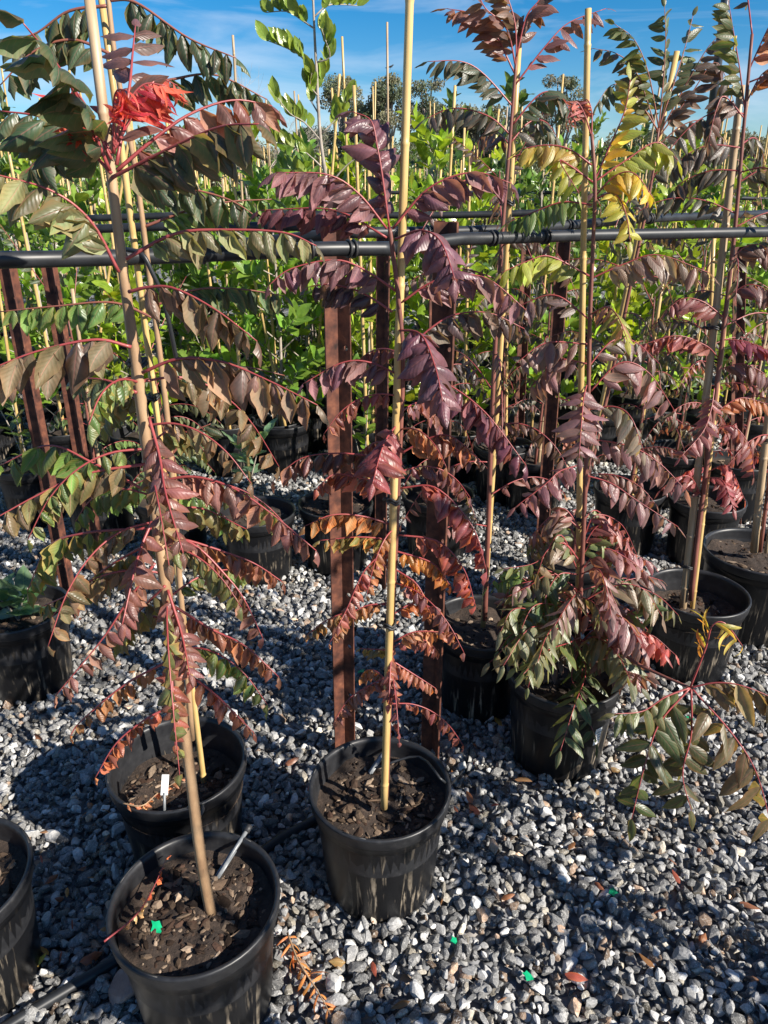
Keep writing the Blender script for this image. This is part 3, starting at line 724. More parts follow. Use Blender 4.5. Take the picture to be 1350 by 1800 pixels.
# ------------------------------------------------------------------ plant B behind it
YB = pB.y
stemB = pxline([(338, 1300), (318, 1050), (300, 800), (283, 640), (262, 480), (238, 300), (205, 120), (186, -40)], YB)
B_ = Plant('young_tree', 'taller dark green young tree growing from the half-empty pot', 'tree', (stemB[0].x, stemB[0].y, .2), limit=170)
B_.stem(spline(stemB, 30), [.0068 - .003 * i / 29 for i in range(30)], 'bark')
for pts, dY, ln, pr, c, kw in [
 ([(190, 0), (240, 5), (330, 66), (415, 102)], .0, 66, 7, DKGREEN, dict(droop=62)),
 ([(215, 160), (300, 140), (380, 132), (470, 175)], .05, 62, 7, DKGREEN, dict(droop=62)),
 ([(190, 10), (120, 20), (60, 60), (0, 70)], .0, 70, 6, DKGREEN, dict(droop=50)),
 ([(205, 100), (130, 70), (60, 90), (0, 150)], -.03, 70, 6, DKGREEN, dict(droop=55)),
 ([(225, 220), (150, 240), (90, 260), (20, 330)], .0, 66, 6, DKGREEN, dict(droop=60)),
 ([(240, 330), (320, 330), (400, 350), (450, 380)], .0, 60, 6, DKGREEN, dict(droop=60)),
 ([(250, 400), (330, 370), (400, 355), (480, 350)], .06, 54, 6, GREEN, dict(droop=66)),
 ([(272, 560), (200, 532), (100, 538), (0, 548)], .0, 56, 7, GREEN, dict(droop=62)),
 ([(268, 540), (340, 510), (420, 508), (500, 520)], .05, 52, 7, DKGREEN, dict(droop=66)),
 ([(285, 680), (360, 650), (430, 645), (500, 660)], .08, 50, 6, DKGREEN, dict(droop=60)),
 ([(300, 800), (340, 760), (370, 745)], .0, 46, 4, DKGREEN, dict(droop=50)),
 ([(305, 860), (360, 880), (420, 930)], .0, 44, 6, GREEN, dict(droop=60)),
 ([(300, 830), (240, 850), (190, 890)], .02, 46, 5, GREEN, dict(droop=60)),
]: B_.pxfrond(pts, YB, dY, ln, pr, c, rad=.0022, mat='rachis_brown', **kw)
B_.done()
stake((stemB[0].x + .005, YB + .03, .15), at_y(172, -50, YB + .03), .0072, 'thin yellow bamboo cane behind the olive-brown tree', ties=(.6,), seed=2)

# ------------------------------------------------------------------ plant C: purple, middle
YC = pC.y - .02
stemC = pxline([(679, 1400), (684, 1250), (691, 1060), (702, 800), (708, 640), (700, 520), (690, 440), (685, 402)], YC, .0)
C_ = Plant('young_tree', 'staked young tree with glossy purple hanging leaflets, orange towards the base', 'tree', (stemC[0].x, YC, .25))
C_.stem(spline(stemC, 30), [.0058 - .0022 * i / 29 for i in range(30)], 'bark_red')
PU = dict(kind='broad', edge=.05)
fC = [
 ([(685, 405), (672, 310), (664, 262), (652, 212), (618, 196)], .02, 66, 8, PURPLE, dict(droop=40, **PU)),
 ([(680, 402), (631, 341), (576, 307), (485, 303)], -.05, 68, 8, PURPLE, dict(droop=74, **PU)),
 ([(690, 402), (755, 330), (832, 303), (899, 322)], .0, 62, 7, PURPLE, dict(droop=76, **PU)),
 ([(680, 418), (612, 378), (556, 366), (455, 370)], .05, 54, 7, (.09, .03, .04), dict(droop=60, **PU)),
 ([(695, 420), (740, 405), (775, 425), (800, 492)], -.14, 62, 7, PURPLE, dict(droop=30, kind='flat', edge=.05)),
 ([(697, 512), (633, 470), (583, 457), (510, 473), (472, 502)], -.03, 52, 8, PURPLE, dict(droop=72, **PU)),
 ([(690, 548), (633, 513), (577, 500), (540, 505)], .04, 48, 6, (.05, .03, .035), dict(droop=62, **PU)),
 ([(705, 532), (767, 493), (850, 487), (925, 545)], -.02, 58, 7, PURPLE, dict(droop=72, **PU)),
 ([(707, 622), (757, 577), (800, 553), (860, 550), (922, 578)], .03, 54, 7, (.07, .05, .045), dict(droop=66, **PU)),
 ([(700, 580), (740, 588), (765, 645), (778, 705)], -.16, 72, 8, PURPLE, dict(droop=28, kind='flat', edge=.04)),
 ([(708, 668), (770, 668), (850, 722), (925, 818)], -.08, 60, 8, (.11, .04, .055), dict(droop=50, kind='cup', edge=.08)),
 ([(707, 662), (650, 637), (600, 638), (532, 675)], -.02, 52, 6, PURPLE, dict(droop=66, **PU)),
 ([(699, 745), (680, 770), (668, 800), (655, 850)], -.14, 56, 8, REDP, dict(droop=24, kind='cup', edge=.25)),
 ([(702, 810), (640, 800), (583, 797), (527, 807), (480, 845)], .0, 46, 7, (.07, .035, .035), dict(droop=62, kind='cup', edge=.3)),
 ([(698, 852), (633, 840), (587, 834), (556, 860)], -.05, 44, 6, (.18, .05, .04), dict(droop=60, kind='cup', edge=.5)),
 ([(703, 798), (755, 770), (793, 767), (838, 802)], -.04, 46, 7, (.14, .06, .045), dict(droop=60, kind='cup', edge=.5)),
 ([(703, 858), (767, 858), (830, 925), (856, 1005)], -.07, 50, 9, REDP, dict(droop=46, kind='cup', edge=.3)),
 ([(700, 940), (770, 952), (815, 1000), (836, 1066)], -.04, 44, 8, (.19, .05, .04), dict(droop=48, kind='cup', edge=.5)),
 ([(695, 925), (640, 908), (585, 905), (535, 925)], -.04, 44, 6, (.15, .075, .035), dict(droop=76, kind='cup', edge=.8)),
 ([(693, 950), (633, 944), (562, 950)], -.02, 34, 6, (.12, .10, .03), dict(droop=76, kind='cup', edge=.7)),
 ([(692, 960), (643, 1000), (610, 1070), (595, 1100)], -.06, 36, 9, (.18, .06, .05), dict(droop=40, kind='cup', edge=.5)),
 ([(690, 1058), (640, 1068), (580, 1087), (540, 1116)], .0, 32, 6, (.13, .08, .035), dict(droop=58, kind='cup', edge=.5)),
 ([(694, 968), (760, 990), (792, 1030)], -.02, 34, 8, (.26, .12, .03), dict(droop=54, kind='cup', edge=.9)),
 ([(694, 1000), (735, 1030), (758, 1085)], -.04, 32, 7, (.20, .085, .035), dict(droop=50, kind='cup', edge=.8)),
 ([(690, 1080), (730, 1060), (775, 1075)], .05, 30, 6, (.2, .07, .03), dict(droop=50, kind='cup', edge=.6)),
 ([(690, 1125), (686, 1180), (684, 1238)], -.08, 34, 7, (.20, .075, .055), dict(droop=26, kind='cup', edge=.5)),
 ([(688, 1185), (620, 1223), (588, 1266)], -.02, 30, 7, (.17, .075, .06), dict(droop=50, kind='cup', edge=.4)),
 ([(691, 1128), (733, 1110), (803, 1114)], .0, 30, 7, (.22, .10, .06), dict(droop=60, kind='cup', edge=.5)),
 ([(690, 1162), (735, 1190), (766, 1210)], .0, 30, 6, (.2, .085, .06), dict(droop=50, kind='cup', edge=.4)),
 ([(688, 1143), (633, 1140)], .02, 26, 3, (.14, .11, .04), dict(droop=50, kind='cup', edge=.4)),
]
for pts, dY, ln, pr, c, kw in fC:
    if dY <= -.12: kw = dict(kw, fwd=80, kind='broad'); ln *= 1.12; pr += 1
    C_.pxfrond(pts, YC, dY, ln, pr, c, rad=.0017, **kw)
for k in range(15):
    g_ = random.Random(800 + k); q = .16 + .44 * k / 14; b_ = spline(stemC, 40)[int(q * 39)]; a_ = 2.4 * k + g_.uniform(-.3, .3)
    C_.dirfrond(b_, a_, g_.uniform(.12, .21), R(g_.uniform(5, 30)), g_.uniform(.5, 1.0), g_.uniform(.028, .038), 6, [(.15, .05, .045), (.16, .075, .035), (.11, .045, .05)][k % 3], droop=56, kind='cup', edge=.3, rad=.0014)
C_.done()
stake(at_y(675, 1420, YC - .03), at_y(722, -60, YC + .02), .0082, 'tall yellow bamboo cane tied to the purple tree', ties=(.3, .47), seed=3)

# ------------------------------------------------------------------ plant D: red stem, yellowing crown, bushy base
YD = pD.y
stemD = pxline([(1012, 1190), (1020, 1050), (1028, 880), (1034, 700), (1037, 560), (1042, 440), (1046, 330), (1040, 235)], YD, -.02)
D_ = Plant('young_tree', 'red-stemmed young tree with yellowing crown and bushy base', 'tree', (stemD[0].x, YD, .25))
D_.stem(spline(stemD, 30), [.0066 - .003 * i / 29 for i in range(30)], 'bark_red')
FL = dict(kind='flat', edge=.1)
fD = [
 ([(1044, 320), (1075, 250), (1098, 195), (1108, 140)], .0, 50, 8, YELLOW, dict(droop=36, col2=YGREEN, **FL)),
 ([(1046, 345), (1080, 310), (1115, 305), (1150, 350)], -.05, 46, 6, (.30, .23, .03), dict(droop=40, **FL)),
 ([(1045, 320), (1100, 282), (1155, 250), (1192, 282)], .03, 50, 7, YGREEN, dict(droop=58, **FL)),
 ([(1046, 350), (1080, 340), (1100, 375), (1108, 425)], -.10, 46, 6, (.26, .24, .035), dict(droop=30, **FL)),
 ([(1040, 290), (1000, 262), (960, 255), (916, 262)], .0, 46, 7, (.22, .17, .04), dict(droop=62, **FL)),
 ([(1042, 320), (1000, 290), (985, 285), (1018, 340)], -.08, 46, 5, YGREEN, dict(droop=55, **FL)),
 ([(1040, 360), (990, 355), (940, 372), (890, 392)], .04, 46, 7, GREEN, dict(droop=60, **FL)),
 ([(1038, 490), (1095, 465), (1157, 448), (1248, 480)], -.03, 56, 9, (.15, .10, .075), dict(droop=76, **FL)),
 ([(1036, 485), (968, 451), (930, 458), (880, 480)], -.03, 52, 7, YGREEN, dict(droop=74, **FL)),
 ([(1035, 555), (1065, 540), (1085, 555), (1103, 598)], -.20, 48, 6, (.22, .12, .07), dict(droop=44, col2=YGREEN, **FL)),
 ([(1035, 605), (960, 603), (905, 640)], -.02, 54, 6, (.13, .08, .07), dict(droop=70, **FL)),
 ([(1035, 640), (980, 635), (925, 690)], .04, 50, 6, PINKG, dict(droop=62, **FL)),
 ([(1033, 670), (1026, 700), (1022, 745), (1018, 805)], -.16, 54, 8, PINKG, dict(droop=24, **FL)),
 ([(1030, 770), (1109, 785), (1160, 815), (1206, 862)], -.05, 52, 8, PINKG, dict(droop=68, **FL)),
 ([(1028, 835), (1075, 850), (1120, 880), (1192, 926)], -.06, 42, 7, PINKG, dict(droop=58, **FL)),
 ([(1036, 690), (1090, 638), (1140, 655), (1186, 722)], .0, 54, 6, PINKG, dict(droop=64, **FL)),
 ([(1034, 720), (1080, 715), (1110, 735), (1132, 795)], -.08, 50, 6, (.13, .12, .09), dict(droop=56, **FL)),
 ([(1028, 815), (985, 828), (960, 850), (905, 892)], -.06, 48, 7, (.16, .07, .08), dict(droop=22, **FL)),
 ([(1034, 560), (980, 520), (930, 530), (880, 560)], .05, 46, 7, (.10, .075, .07), dict(droop=66, **FL)),
 ([(1030, 650), (1075, 600), (1115, 600), (1160, 640)], .08, 44, 6, (.10, .07, .065), dict(droop=62, **FL)),
]
for pts, dY, ln, pr, c, kw in fD:
    if dY <= -.15: kw = dict(kw, fwd=78); pr += 1
    D_.pxfrond(pts, YD, dY, ln, pr, c, rad=.0018, **kw)
for pts, dY in (([(1040, 240), (1025, 195), (1010, 180), (995, 215)], -.02), ([(1040, 240), (1040, 195), (1030, 175), (1015, 200)], .02)):
    D_.pxfrond(pts, YD, dY, 38, 5, (.20, .055, .055), kind='thin', droop=75, edge=.05, start=.35, rad=.0015)
# bushy base
lowD = [
 ([(1015, 1100), (960, 1080), (905, 1070), (880, 1110)], -.16, 52, 6, GREYG), ([(1018, 1110), (980, 1105), (930, 1105), (885, 1170)], -.24, 56, 6, GREYG),
 ([(1020, 1120), (1000, 1130), (960, 1145), (920, 1185)], -.28, 50, 5, (.09, .12, .04)), ([(1020, 1090), (1060, 1075), (1100, 1090), (1130, 1140)], -.16, 54, 7, (.15, .09, .085)),
 ([(1020, 1060), (1080, 1030), (1130, 1035), (1165, 1085)], -.05, 48, 7, (.13, .11, .07)), ([(1022, 1040), (970, 1010), (930, 1030), (890, 1050)], -.02, 44, 7, (.10, .10, .045)),
 ([(1022, 1000), (1060, 965), (1100, 980), (1140, 1010)], -.05, 40, 7, (.15, .07, .065)), ([(1022, 990), (990, 955), (960, 970), (945, 1010)], -.06, 44, 6, (.13, .10, .06)),
 ([(1020, 970), (1050, 925), (1085, 930), (1110, 960)], .0, 38, 6, (.18, .06, .05)), ([(1018, 1130), (1050, 1120), (1085, 1150), (1110, 1200)], -.24, 52, 6, GREYG),
 ([(1020, 1110), (1080, 1100), (1130, 1115), (1170, 1150)], -.10, 46, 7, (.2, .05, .05)), ([(1015, 1130), (1030, 1180), (1010, 1240), (985, 1320)], -.32, 54, 5, (.045, .075, .025)),
 ([(1020, 1080), (1020, 1040), (1000, 1060), (975, 1100)], -.25, 46, 6, (.14, .095, .08)), ([(1015, 1070), (950, 1040), (905, 1010), (870, 1030)], .06, 42, 7, GREEN),
 ([(1020, 1010), (1050, 1000), (1065, 1030), (1075, 1085)], -.24, 44, 6, (.16, .085, .085)), ([(1020, 930), (985, 905), (955, 920), (935, 960)], .02, 38, 6, (.12, .08, .055)),
 ([(1020, 1140), (1060, 1150), (1100, 1180), (1140, 1190)], -.18, 44, 6, (.15, .08, .08)), ([(1015, 1060), (990, 1080), (960, 1120), (945, 1165)], -.3, 52, 5, GREYG),
]
for pts, dY, ln, pr, c in lowD:
    D_.pxfrond(pts, YD, dY, ln * 1.1, pr, c, rad=.0017, droop=random.uniform(30, 55), kind='flat', edge=.12)
    P2 = [(x + random.uniform(-14, 14) * (i > 0) + (x - 1018) * .12, y + random.uniform(-22, 16) * (i > 0)) for i, (x, y) in enumerate(pts)]
    D_.pxfrond([(2036 - x + random.uniform(-12, 12) * (i > 0), y + random.uniform(-25, 25) * (i > 0)) for i, (x, y) in enumerate(pts)], YD, dY * .7 + random.uniform(-.06, .10), ln * .85, pr, jit(random.choice([GREYG, (.05, .085, .03), (.12, .07, .065)]), .25, .15), rad=.0016, droop=random.uniform(30, 60), kind='flat', edge=.1)
    D_.pxfrond(P2, YD, dY * .4 + random.uniform(-.03, .12), ln, pr, jit(c, .3, .2), rad=.0016, droop=random.uniform(30, 60), kind='flat', edge=.12)
# trailing branch reaching over the gravel, its own leafy tip
brk = pxline([(1020, 1150), (1072, 1139), (1130, 1172), (1213, 1209)], YD, -.28)
D_.stem(spline(brk, 16), [.0052 - .0018 * i / 15 for i in range(16)], 'bark_red', 'branch', 8)
YT = YD - .28
D_.pxfrond([(1213, 1209), (1240, 1140), (1252, 1100), (1275, 1096), (1305, 1135)], YT, -.02, 58, 6, (.30, .14, .03), kind='thin', droop=72, col2=(.22, .2, .04), edge=.5, start=.3, rad=.0022)
D_.pxfrond([(1213, 1209), (1260, 1200), (1310, 1207), (1380, 1236)], YT, -.06, 72, 6, (.13, .10, .055), kind='flat', droop=70, rad=.0022)
D_.pxfrond([(1213, 1209), (1160, 1270), (1135, 1340), (1110, 1440)], YT, -.14, 78, 6, (.045, .065, .022), kind='flat', droop=30, rad=.0022)
D_.pxfrond([(1215, 1212), (1215, 1290), (1200, 1360), (1215, 1425)], YT, -.12, 74, 6, (.05, .06, .025), kind='flat', droop=36, rad=.0022)
D_.pxfrond([(1218, 1212), (1287, 1290), (1330, 1360), (1360, 1470)], YT, -.12, 80, 6, (.085, .07, .035), kind='flat', droop=36, rad=.0022)
D_.pxfrond([(1213, 1209), (1170, 1225), (1130, 1250), (1080, 1255)], YT, -.06, 62, 6, (.07, .085, .03), kind='flat', droop=50, rad=.0022)
D_.done()
stake((stemD[0].x + .02, YD + .03, .2), at_y(1034, 15, YD + .03), .0086, 'cut-topped bamboo cane beside the red stem', mat='bamboo', ties=(.33, .45), seed=4)

# ------------------------------------------------------------------ further compound-leaved young trees behind
def auto_fronds(pl, stem, n, t0, t1, length, ln, pairs, cols, seed, droop=58, rise=(15, 40), kind='flat', mat='rachis', edge=.12, rad=.0017):
    g = random.Random(seed); S = spline(stem, 40); az = g.uniform(0, 6.28)
    for i in range(n):
        q = t0 + (t1 - t0) * (i + g.uniform(-.3, .3)) / max(1, n - 1); q = min(1, max(0, q)); b = S[int(q * 39)]; az += 2.4 + g.uniform(-.5, .5)
        c = cols[min(len(cols) - 1, int(q * len(cols)))]
        up = q > .93
        pl.dirfrond(b, az, length * g.uniform(.75, 1.2) * (.75 if q < .2 else 1), R(g.uniform(*rise) + (30 if up else 0)), g.uniform(.45, .95) * (.4 if up else 1), ln * g.uniform(.8, 1.15), pairs + g.randint(-1, 1), c, droop=droop + g.uniform(-15, 12), kind=kind, mat=mat, edge=edge, rad=rad)

YE = pE.y
stemE = pxline([(852, 1090), (858, 930), (866, 700), (880, 450), (896, 250), (908, 100)], YE)
E_ = Plant('young_tree', 'dark purple-green young tree rising from the shaded pot by the sunlit post', 'tree', (stemE[0].x, YE, .25), limit=240)
E_.stem(spline(stemE, 26), [.0085 - .005 * i / 25 for i in range(26)], 'bark_red')
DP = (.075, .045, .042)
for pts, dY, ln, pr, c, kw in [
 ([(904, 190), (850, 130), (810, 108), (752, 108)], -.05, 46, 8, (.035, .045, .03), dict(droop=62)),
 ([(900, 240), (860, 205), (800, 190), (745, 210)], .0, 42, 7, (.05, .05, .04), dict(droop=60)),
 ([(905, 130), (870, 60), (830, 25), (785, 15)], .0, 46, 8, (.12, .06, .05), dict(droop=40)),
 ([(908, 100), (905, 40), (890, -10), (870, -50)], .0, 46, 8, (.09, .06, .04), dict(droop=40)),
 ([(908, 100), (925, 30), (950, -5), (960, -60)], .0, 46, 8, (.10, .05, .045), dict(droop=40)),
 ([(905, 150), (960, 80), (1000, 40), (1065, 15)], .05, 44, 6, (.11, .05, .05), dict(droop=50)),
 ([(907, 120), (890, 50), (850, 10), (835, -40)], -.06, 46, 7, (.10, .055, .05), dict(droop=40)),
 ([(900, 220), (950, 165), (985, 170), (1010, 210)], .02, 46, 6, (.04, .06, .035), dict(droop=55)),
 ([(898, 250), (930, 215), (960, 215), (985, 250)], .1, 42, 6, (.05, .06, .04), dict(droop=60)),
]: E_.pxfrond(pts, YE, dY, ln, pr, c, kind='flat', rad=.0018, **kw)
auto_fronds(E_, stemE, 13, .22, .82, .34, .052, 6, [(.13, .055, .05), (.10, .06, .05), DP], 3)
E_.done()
stake((stemE[0].x, YE + .025, .18), at_y(914, 50, YE + .025), .0088, 'shadow-striped bamboo cane in the shaded pot', ties=(.22, .78), seed=5)

YH = pH.y
stemH = pxline([(1005, 985), (1030, 860), (1075, 660), (1115, 470), (1145, 320), (1158, 225)], YH)
H_ = Plant('young_tree', 'green-crowned young tree on the leaning cane with fronds raised against the sky', 'tree', (stemH[0].x, YH, .25), limit=230)
H_.stem(spline(stemH, 26), [.0085 - .005 * i / 25 for i in range(26)], 'bark_red')
HG = (.055, .075, .03)
for pts, dY, ln, pr, c, kw in [
 ([(1158, 225), (1166, 140), (1170, 70), (1168, 12)], .0, 40, 9, HG, dict(droop=34)),
 ([(1158, 225), (1190, 130), (1205, 80), (1218, 28)], .05, 42, 8, HG, dict(droop=34)),
 ([(1158, 225), (1140, 130), (1115, 70), (1080, 42)], -.05, 42, 9, HG, dict(droop=38)),
 ([(1156, 235), (1120, 130), (1085, 95), (1042, 85)], .0, 38, 8, (.07, .065, .035), dict(droop=50)),
 ([(1157, 230), (1110, 160), (1075, 150), (1045, 190)], -.08, 40, 7, HG, dict(droop=50)),
 ([(1157, 240), (1205, 150), (1240, 90), (1265, 60)], .0, 40, 7, (.06, .045, .035), dict(droop=46)),
 ([(1155, 245), (1215, 165), (1260, 110), (1296, 195)], .0, 40, 8, (.07, .05, .04), dict(droop=50)),
 ([(1152, 260), (1200, 220), (1240, 215), (1285, 260)], .0, 40, 7, (.05, .045, .035), dict(droop=60)),
]: H_.pxfrond(pts, YH, dY, ln, pr, c, kind='flat', rad=.0018, mat='rachis_brown', **kw)
auto_fronds(H_, stemH, 14, .18, .9, .36, .055, 6, [(.13, .06, .05), (.08, .065, .05), (.05, .06, .04)], 4)
H_.done()
stake((stemH[0].x - .015, YH + .02, .18), at_y(1190, 90, YH + .02), .0105, 'leaning bamboo cane behind the bushy plant', ties=(.12, .2), seed=6)

YG = pG.y
stemG = pxline([(1214, 1055), (1228, 930), (1252, 740), (1274, 560), (1292, 400), (1306, 240), (1322, 60)], YG)
G_ = Plant('young_tree', 'young tree on paired canes with dark red lower leaflets, beside a tall pole', 'tree', (stemG[0].x, YG, .22), limit=300)
G_.stem(spline(stemG, 26), [.0088 - .005 * i / 25 for i in range(26)], 'bark_red')
for pts, dY, ln, pr, c, kw in [
 ([(1262, 628), (1240, 607), (1190, 590), (1128, 606)], -.03, 36, 9, (.15, .05, .05), dict(droop=70, kind='cup')),
 ([(1268, 597), (1310, 600), (1360, 620)], -.05, 40, 9, (.12, .03, .045), dict(droop=30)),
 ([(1256, 680), (1250, 720), (1235, 760), (1195, 805)], -.14, 34, 9, (.15, .055, .055), dict(droop=30)),
 ([(1262, 650), (1310, 640), (1365, 670)], .0, 38, 7, (.10, .05, .05), dict(droop=62)),
 ([(1285, 455), (1320, 430), (1375, 440)], .0, 44, 6, (.10, .06, .05), dict(droop=62)),
 ([(1280, 520), (1320, 500), (1370, 520)], -.05, 42, 7, (.10, .05, .05), dict(droop=62)),
 ([(1275, 560), (1235, 530), (1200, 525), (1172, 545)], .0, 38, 8, (.14, .05, .05), dict(droop=66)),
 ([(1310, 200), (1300, 120), (1290, 60), (1280, 0)], .0, 46, 8, HG, dict(droop=40)),
 ([(1318, 120), (1345, 60), (1365, 20)], .0, 46, 6, (.16, .07, .04), dict(droop=40)),
 ([(1312, 180), (1340, 130), (1380, 110)], -.05, 46, 6, (.18, .08, .04), dict(droop=50)),
 ([(1310, 210), (1275, 170), (1260, 190), (1245, 250)], -.05, 44, 6, (.08, .055, .045), dict(droop=56)),
 ([(1305, 260), (1250, 255), (1210, 270), (1175, 300)], .0, 46, 7, (.05, .045, .035), dict(droop=64)),
 ([(1302, 300), (1250, 300), (1200, 320), (1165, 355)], .05, 44, 7, (.045, .045, .035), dict(droop=64)),
 ([(1300, 320), (1340, 300), (1390, 320)], .0, 46, 6, (.06, .065, .04), dict(droop=60)),
 ([(1250, 760), (1290, 750), (1320, 790), (1325, 840)], -.06, 32, 8, (.13, .05, .05), dict(droop=40)),
 ([(1242, 830), (1280, 820), (1310, 880)], -.04, 32, 8, (.2, .045, .045), dict(droop=36)),
 ([(1236, 880), (1215, 840), (1190, 840), (1160, 862)], -.02, 30, 8, (.16, .05, .05), dict(droop=40)),
 ([(1252, 730), (1300, 700), (1350, 710)], .02, 36, 7, (.22, .08, .03), dict(droop=50)),
 ([(1238, 840), (1270, 845), (1290, 895)], -.12, 32, 7, (.17, .04, .045), dict(droop=30)),
]:
    kw = dict(kw); kw.setdefault('kind', 'flat'); G_.pxfrond(pts, YG, dY, ln, pr, c, rad=.0017, **kw)
auto_fronds(G_, stemG, 10, .5, 1.0, .36, .055, 6, [(.07, .055, .04), (.05, .05, .035)], 5)
G_.done()
stake((stemG[0].x - .012, YG + .012, .16), at_y(1303, 150, YG + .03), .0125, 'thick weathered cane of the tied pair, tree bound to it', mat='bamboo_old', ties=(.14, .30, .62), seed=7)
stake((stemG[0].x + .022, YG + .015, .16), at_y(1288, 440, YG + .02), .0085, 'thinner bamboo cane of the tied pair', mat='bamboo', ties=(), seed=8)

YK = pK.y
stake(at_y(1325, 970, YK), at_y(1385, 420, YK), .0135, 'stout bamboo cane in the large pot', mat='bamboo_old', ties=(.4,), seed=9)
stake(at_y(1346, 972, YK - .03), at_y(1362, 880, YK - .03), .006, 'short bamboo stub in the large pot', mat='bamboo_old', seed=10, nodes=.4)
stemK = pxline([(1336, 970), (1362, 760), (1385, 520)], YK)
K_ = Plant('young_tree', 'young tree beside the stout cane, mostly hidden by red leaflets', 'tree', (stemK[0].x, YK, .28), limit=60)
K_.stem(spline(stemK, 12), .007, 'bark_red'); auto_fronds(K_, stemK, 9, .3, 1, .3, .05, 6, [(.15, .05, .045), (.09, .06, .04)], 12); K_.done()

def small_auto(pt, px_top, label, seed, cols, n, ln, limit=120, name='young_tree', length=.3, t0=.15, kind='flat', canelabel=None, canemat='bamboo'):
    Y = pt.y; base = Vector((pt.x, Y, .25)); top = at_y(px_top[0], px_top[1], Y)
    st = [base, base.lerp(top, .5) + Vector((.012, 0, 0)), top]
    pl = Plant(name, label, 'tree', base, limit=limit)
    pl.stem(spline(st, 16), [.008 - .0045 * i / 15 for i in range(16)], 'bark_red')
    auto_fronds(pl, st, n, t0, 1, length, ln, 6, cols, seed, kind=kind); pl.done()
    if canelabel: stake(base + Vector((.02, .02, -.08)), top + Vector((.03, .02, .12)), .0095, canelabel, mat=canemat, ties=(.4,), seed=seed + 20)
small_auto(pF, (878, 300), 'young tree with grey-purple leaflets in the pot behind the dark tree', 21, [(.12, .075, .07), (.075, .075, .055), (.06, .05, .04)], 17, .055, canelabel='bamboo cane in the pot behind the dark tree')
small_auto(pL, (1235, 470), 'young tree with small crimson leaflets above its pot', 22, [(.2, .04, .045), (.15, .055, .05), (.07, .06, .05)], 16, .045, canelabel='bamboo cane above the crimson-leaved pot')

MG = [(1108, 858, 520, [(.13, .07, .065), (.08, .075, .055), (.05, .06, .04)], 'grey-purple', 'behind the leaning cane'), (1300, 808, 470, [(.16, .045, .045), (.08, .06, .045), (.045, .055, .035)], 'wine red', 'behind the stout cane'),
      (770, 868, 600, [(.10, .085, .05), (.08, .06, .05), (.06, .05, .05)], 'dull bronze', 'behind the sunlit post'), (942, 800, 500, [(.12, .08, .07), (.07, .075, .05), (.05, .055, .04)], 'mauve', 'behind the red-stemmed tree'),
      (300, 872, 610, [(.06, .10, .035), (.07, .09, .04), (.05, .08, .03)], 'green', 'behind the paired stems'), (170, 850, 560, [(.07, .12, .04), (.05, .08, .03), (.04, .07, .03)], 'fresh green', 'by the leaning rusty pair'), (1190, 790, 440, [(.08, .07, .05), (.05, .06, .035), (.04, .05, .03)], 'olive', 'behind the crimson-leaved pot')]
for i, (x_, y_, yt, cc, nm, wh) in enumerate(MG):
    _, pp = pot_at(x_, y_, 'black nursery pot of the %s young tree %s' % (nm, wh), detail=60, seed=60 + i)
    small_auto(pp, (x_ + (675 - x_) * -.10, yt), '%s small-leaved young tree %s' % (nm, wh), 400 + i, cc, 20, .05, limit=90, canelabel='bamboo cane of the %s young tree %s' % (nm, wh), canemat='bamboo_old' if i % 2 else 'bamboo')

# the row goes on to the right of the picture: two more potted trees there shade the open gravel
for i, (x, y, h) in enumerate(((1.32, .70, 1.75), (1.26, .0, 1.85))):
    lab = ('first', 'second')[i]
    pot((x, y, 0), .33, .30, lab + ' black nursery pot beside the open gravel at the row end', seed=40 + i)
    pl = Plant('young_tree', lab + ' brown-leaved young tree beside the open gravel at the row end', 'tree', (x, y, .25), limit=0)
    st = [Vector((x, y, .25)), Vector((x + .02, y, h * .5)), Vector((x, y + .02, h))]
    pl.stem(spline(st, 16), [.010 - .006 * k / 15 for k in range(16)], 'bark')
    auto_fronds(pl, st, 26, .1, 1, .34, .065, 7, [BROWN, BROWN, OLIVE], 70 + i, kind='broad'); pl.done()
    stake((x + .02, y + .02, .15), (x + .01, y + .02, h + .3), .011, lab + ' bamboo cane beside the open gravel at the row end', seed=30 + i)

# ------------------------------------------------------------------ broad-leaved small plants
BLUEG = (.085, .16, .075)
def rosette(pt, z, label, n, ln, col, seed, name='leafy_plant', spread=.12, height=.2, mat='green', group=None, cat='plant', kind='ellip'):
    g = random.Random(seed); base = Vector((pt.x, pt.y, z)); pl = Plant(name, label, cat, base, limit=300, mat=mat, leafname='leaf', group=group)
    nst = max(1, n // 9)
    for k in range(nst):
        a = 2.4 * k + g.uniform(0, 1); tip = base + Vector((math.cos(a) * spread * g.uniform(.3, 1), math.sin(a) * spread * g.uniform(.3, 1), height * g.uniform(.6, 1.15)))
        P = spline([base, base.lerp(tip, .5) + Vector((0, 0, height * .1)), tip], 8); st = pl.stem(P, [.004 - .002 * i / 7 for i in range(8)], 'bark_grey', 'stem', 6)
        for i in range(n // nst):
            q = .25 + .75 * i / max(1, n // nst - 1); p = P[min(7, int(q * 7))]; b = 2.4 * i + a
            d = Vector((math.cos(b), math.sin(b), .25 + .9 * q + g.uniform(-.3, .3))); nr = Vector((-math.cos(b) * .6, -math.sin(b) * .6, 1))
            pl.leaf(p, d, nr + Vector((g.gauss(0, .2), g.gauss(0, .2), 0)), ln * g.uniform(.7, 1.15), kind, jit(col), .05, st)
    pl.done(); return pl
rosette(pI, .25, 'broad blue-green leafy plant in the sunlit pot', 18, .13, (.10, .19, .09), 31, spread=.14, height=.13)
rosette(pS, .26, 'low blue-green leaf rosette in the wide pot', 36, .10, (.12, .2, .12), 32, spread=.16, height=.13)
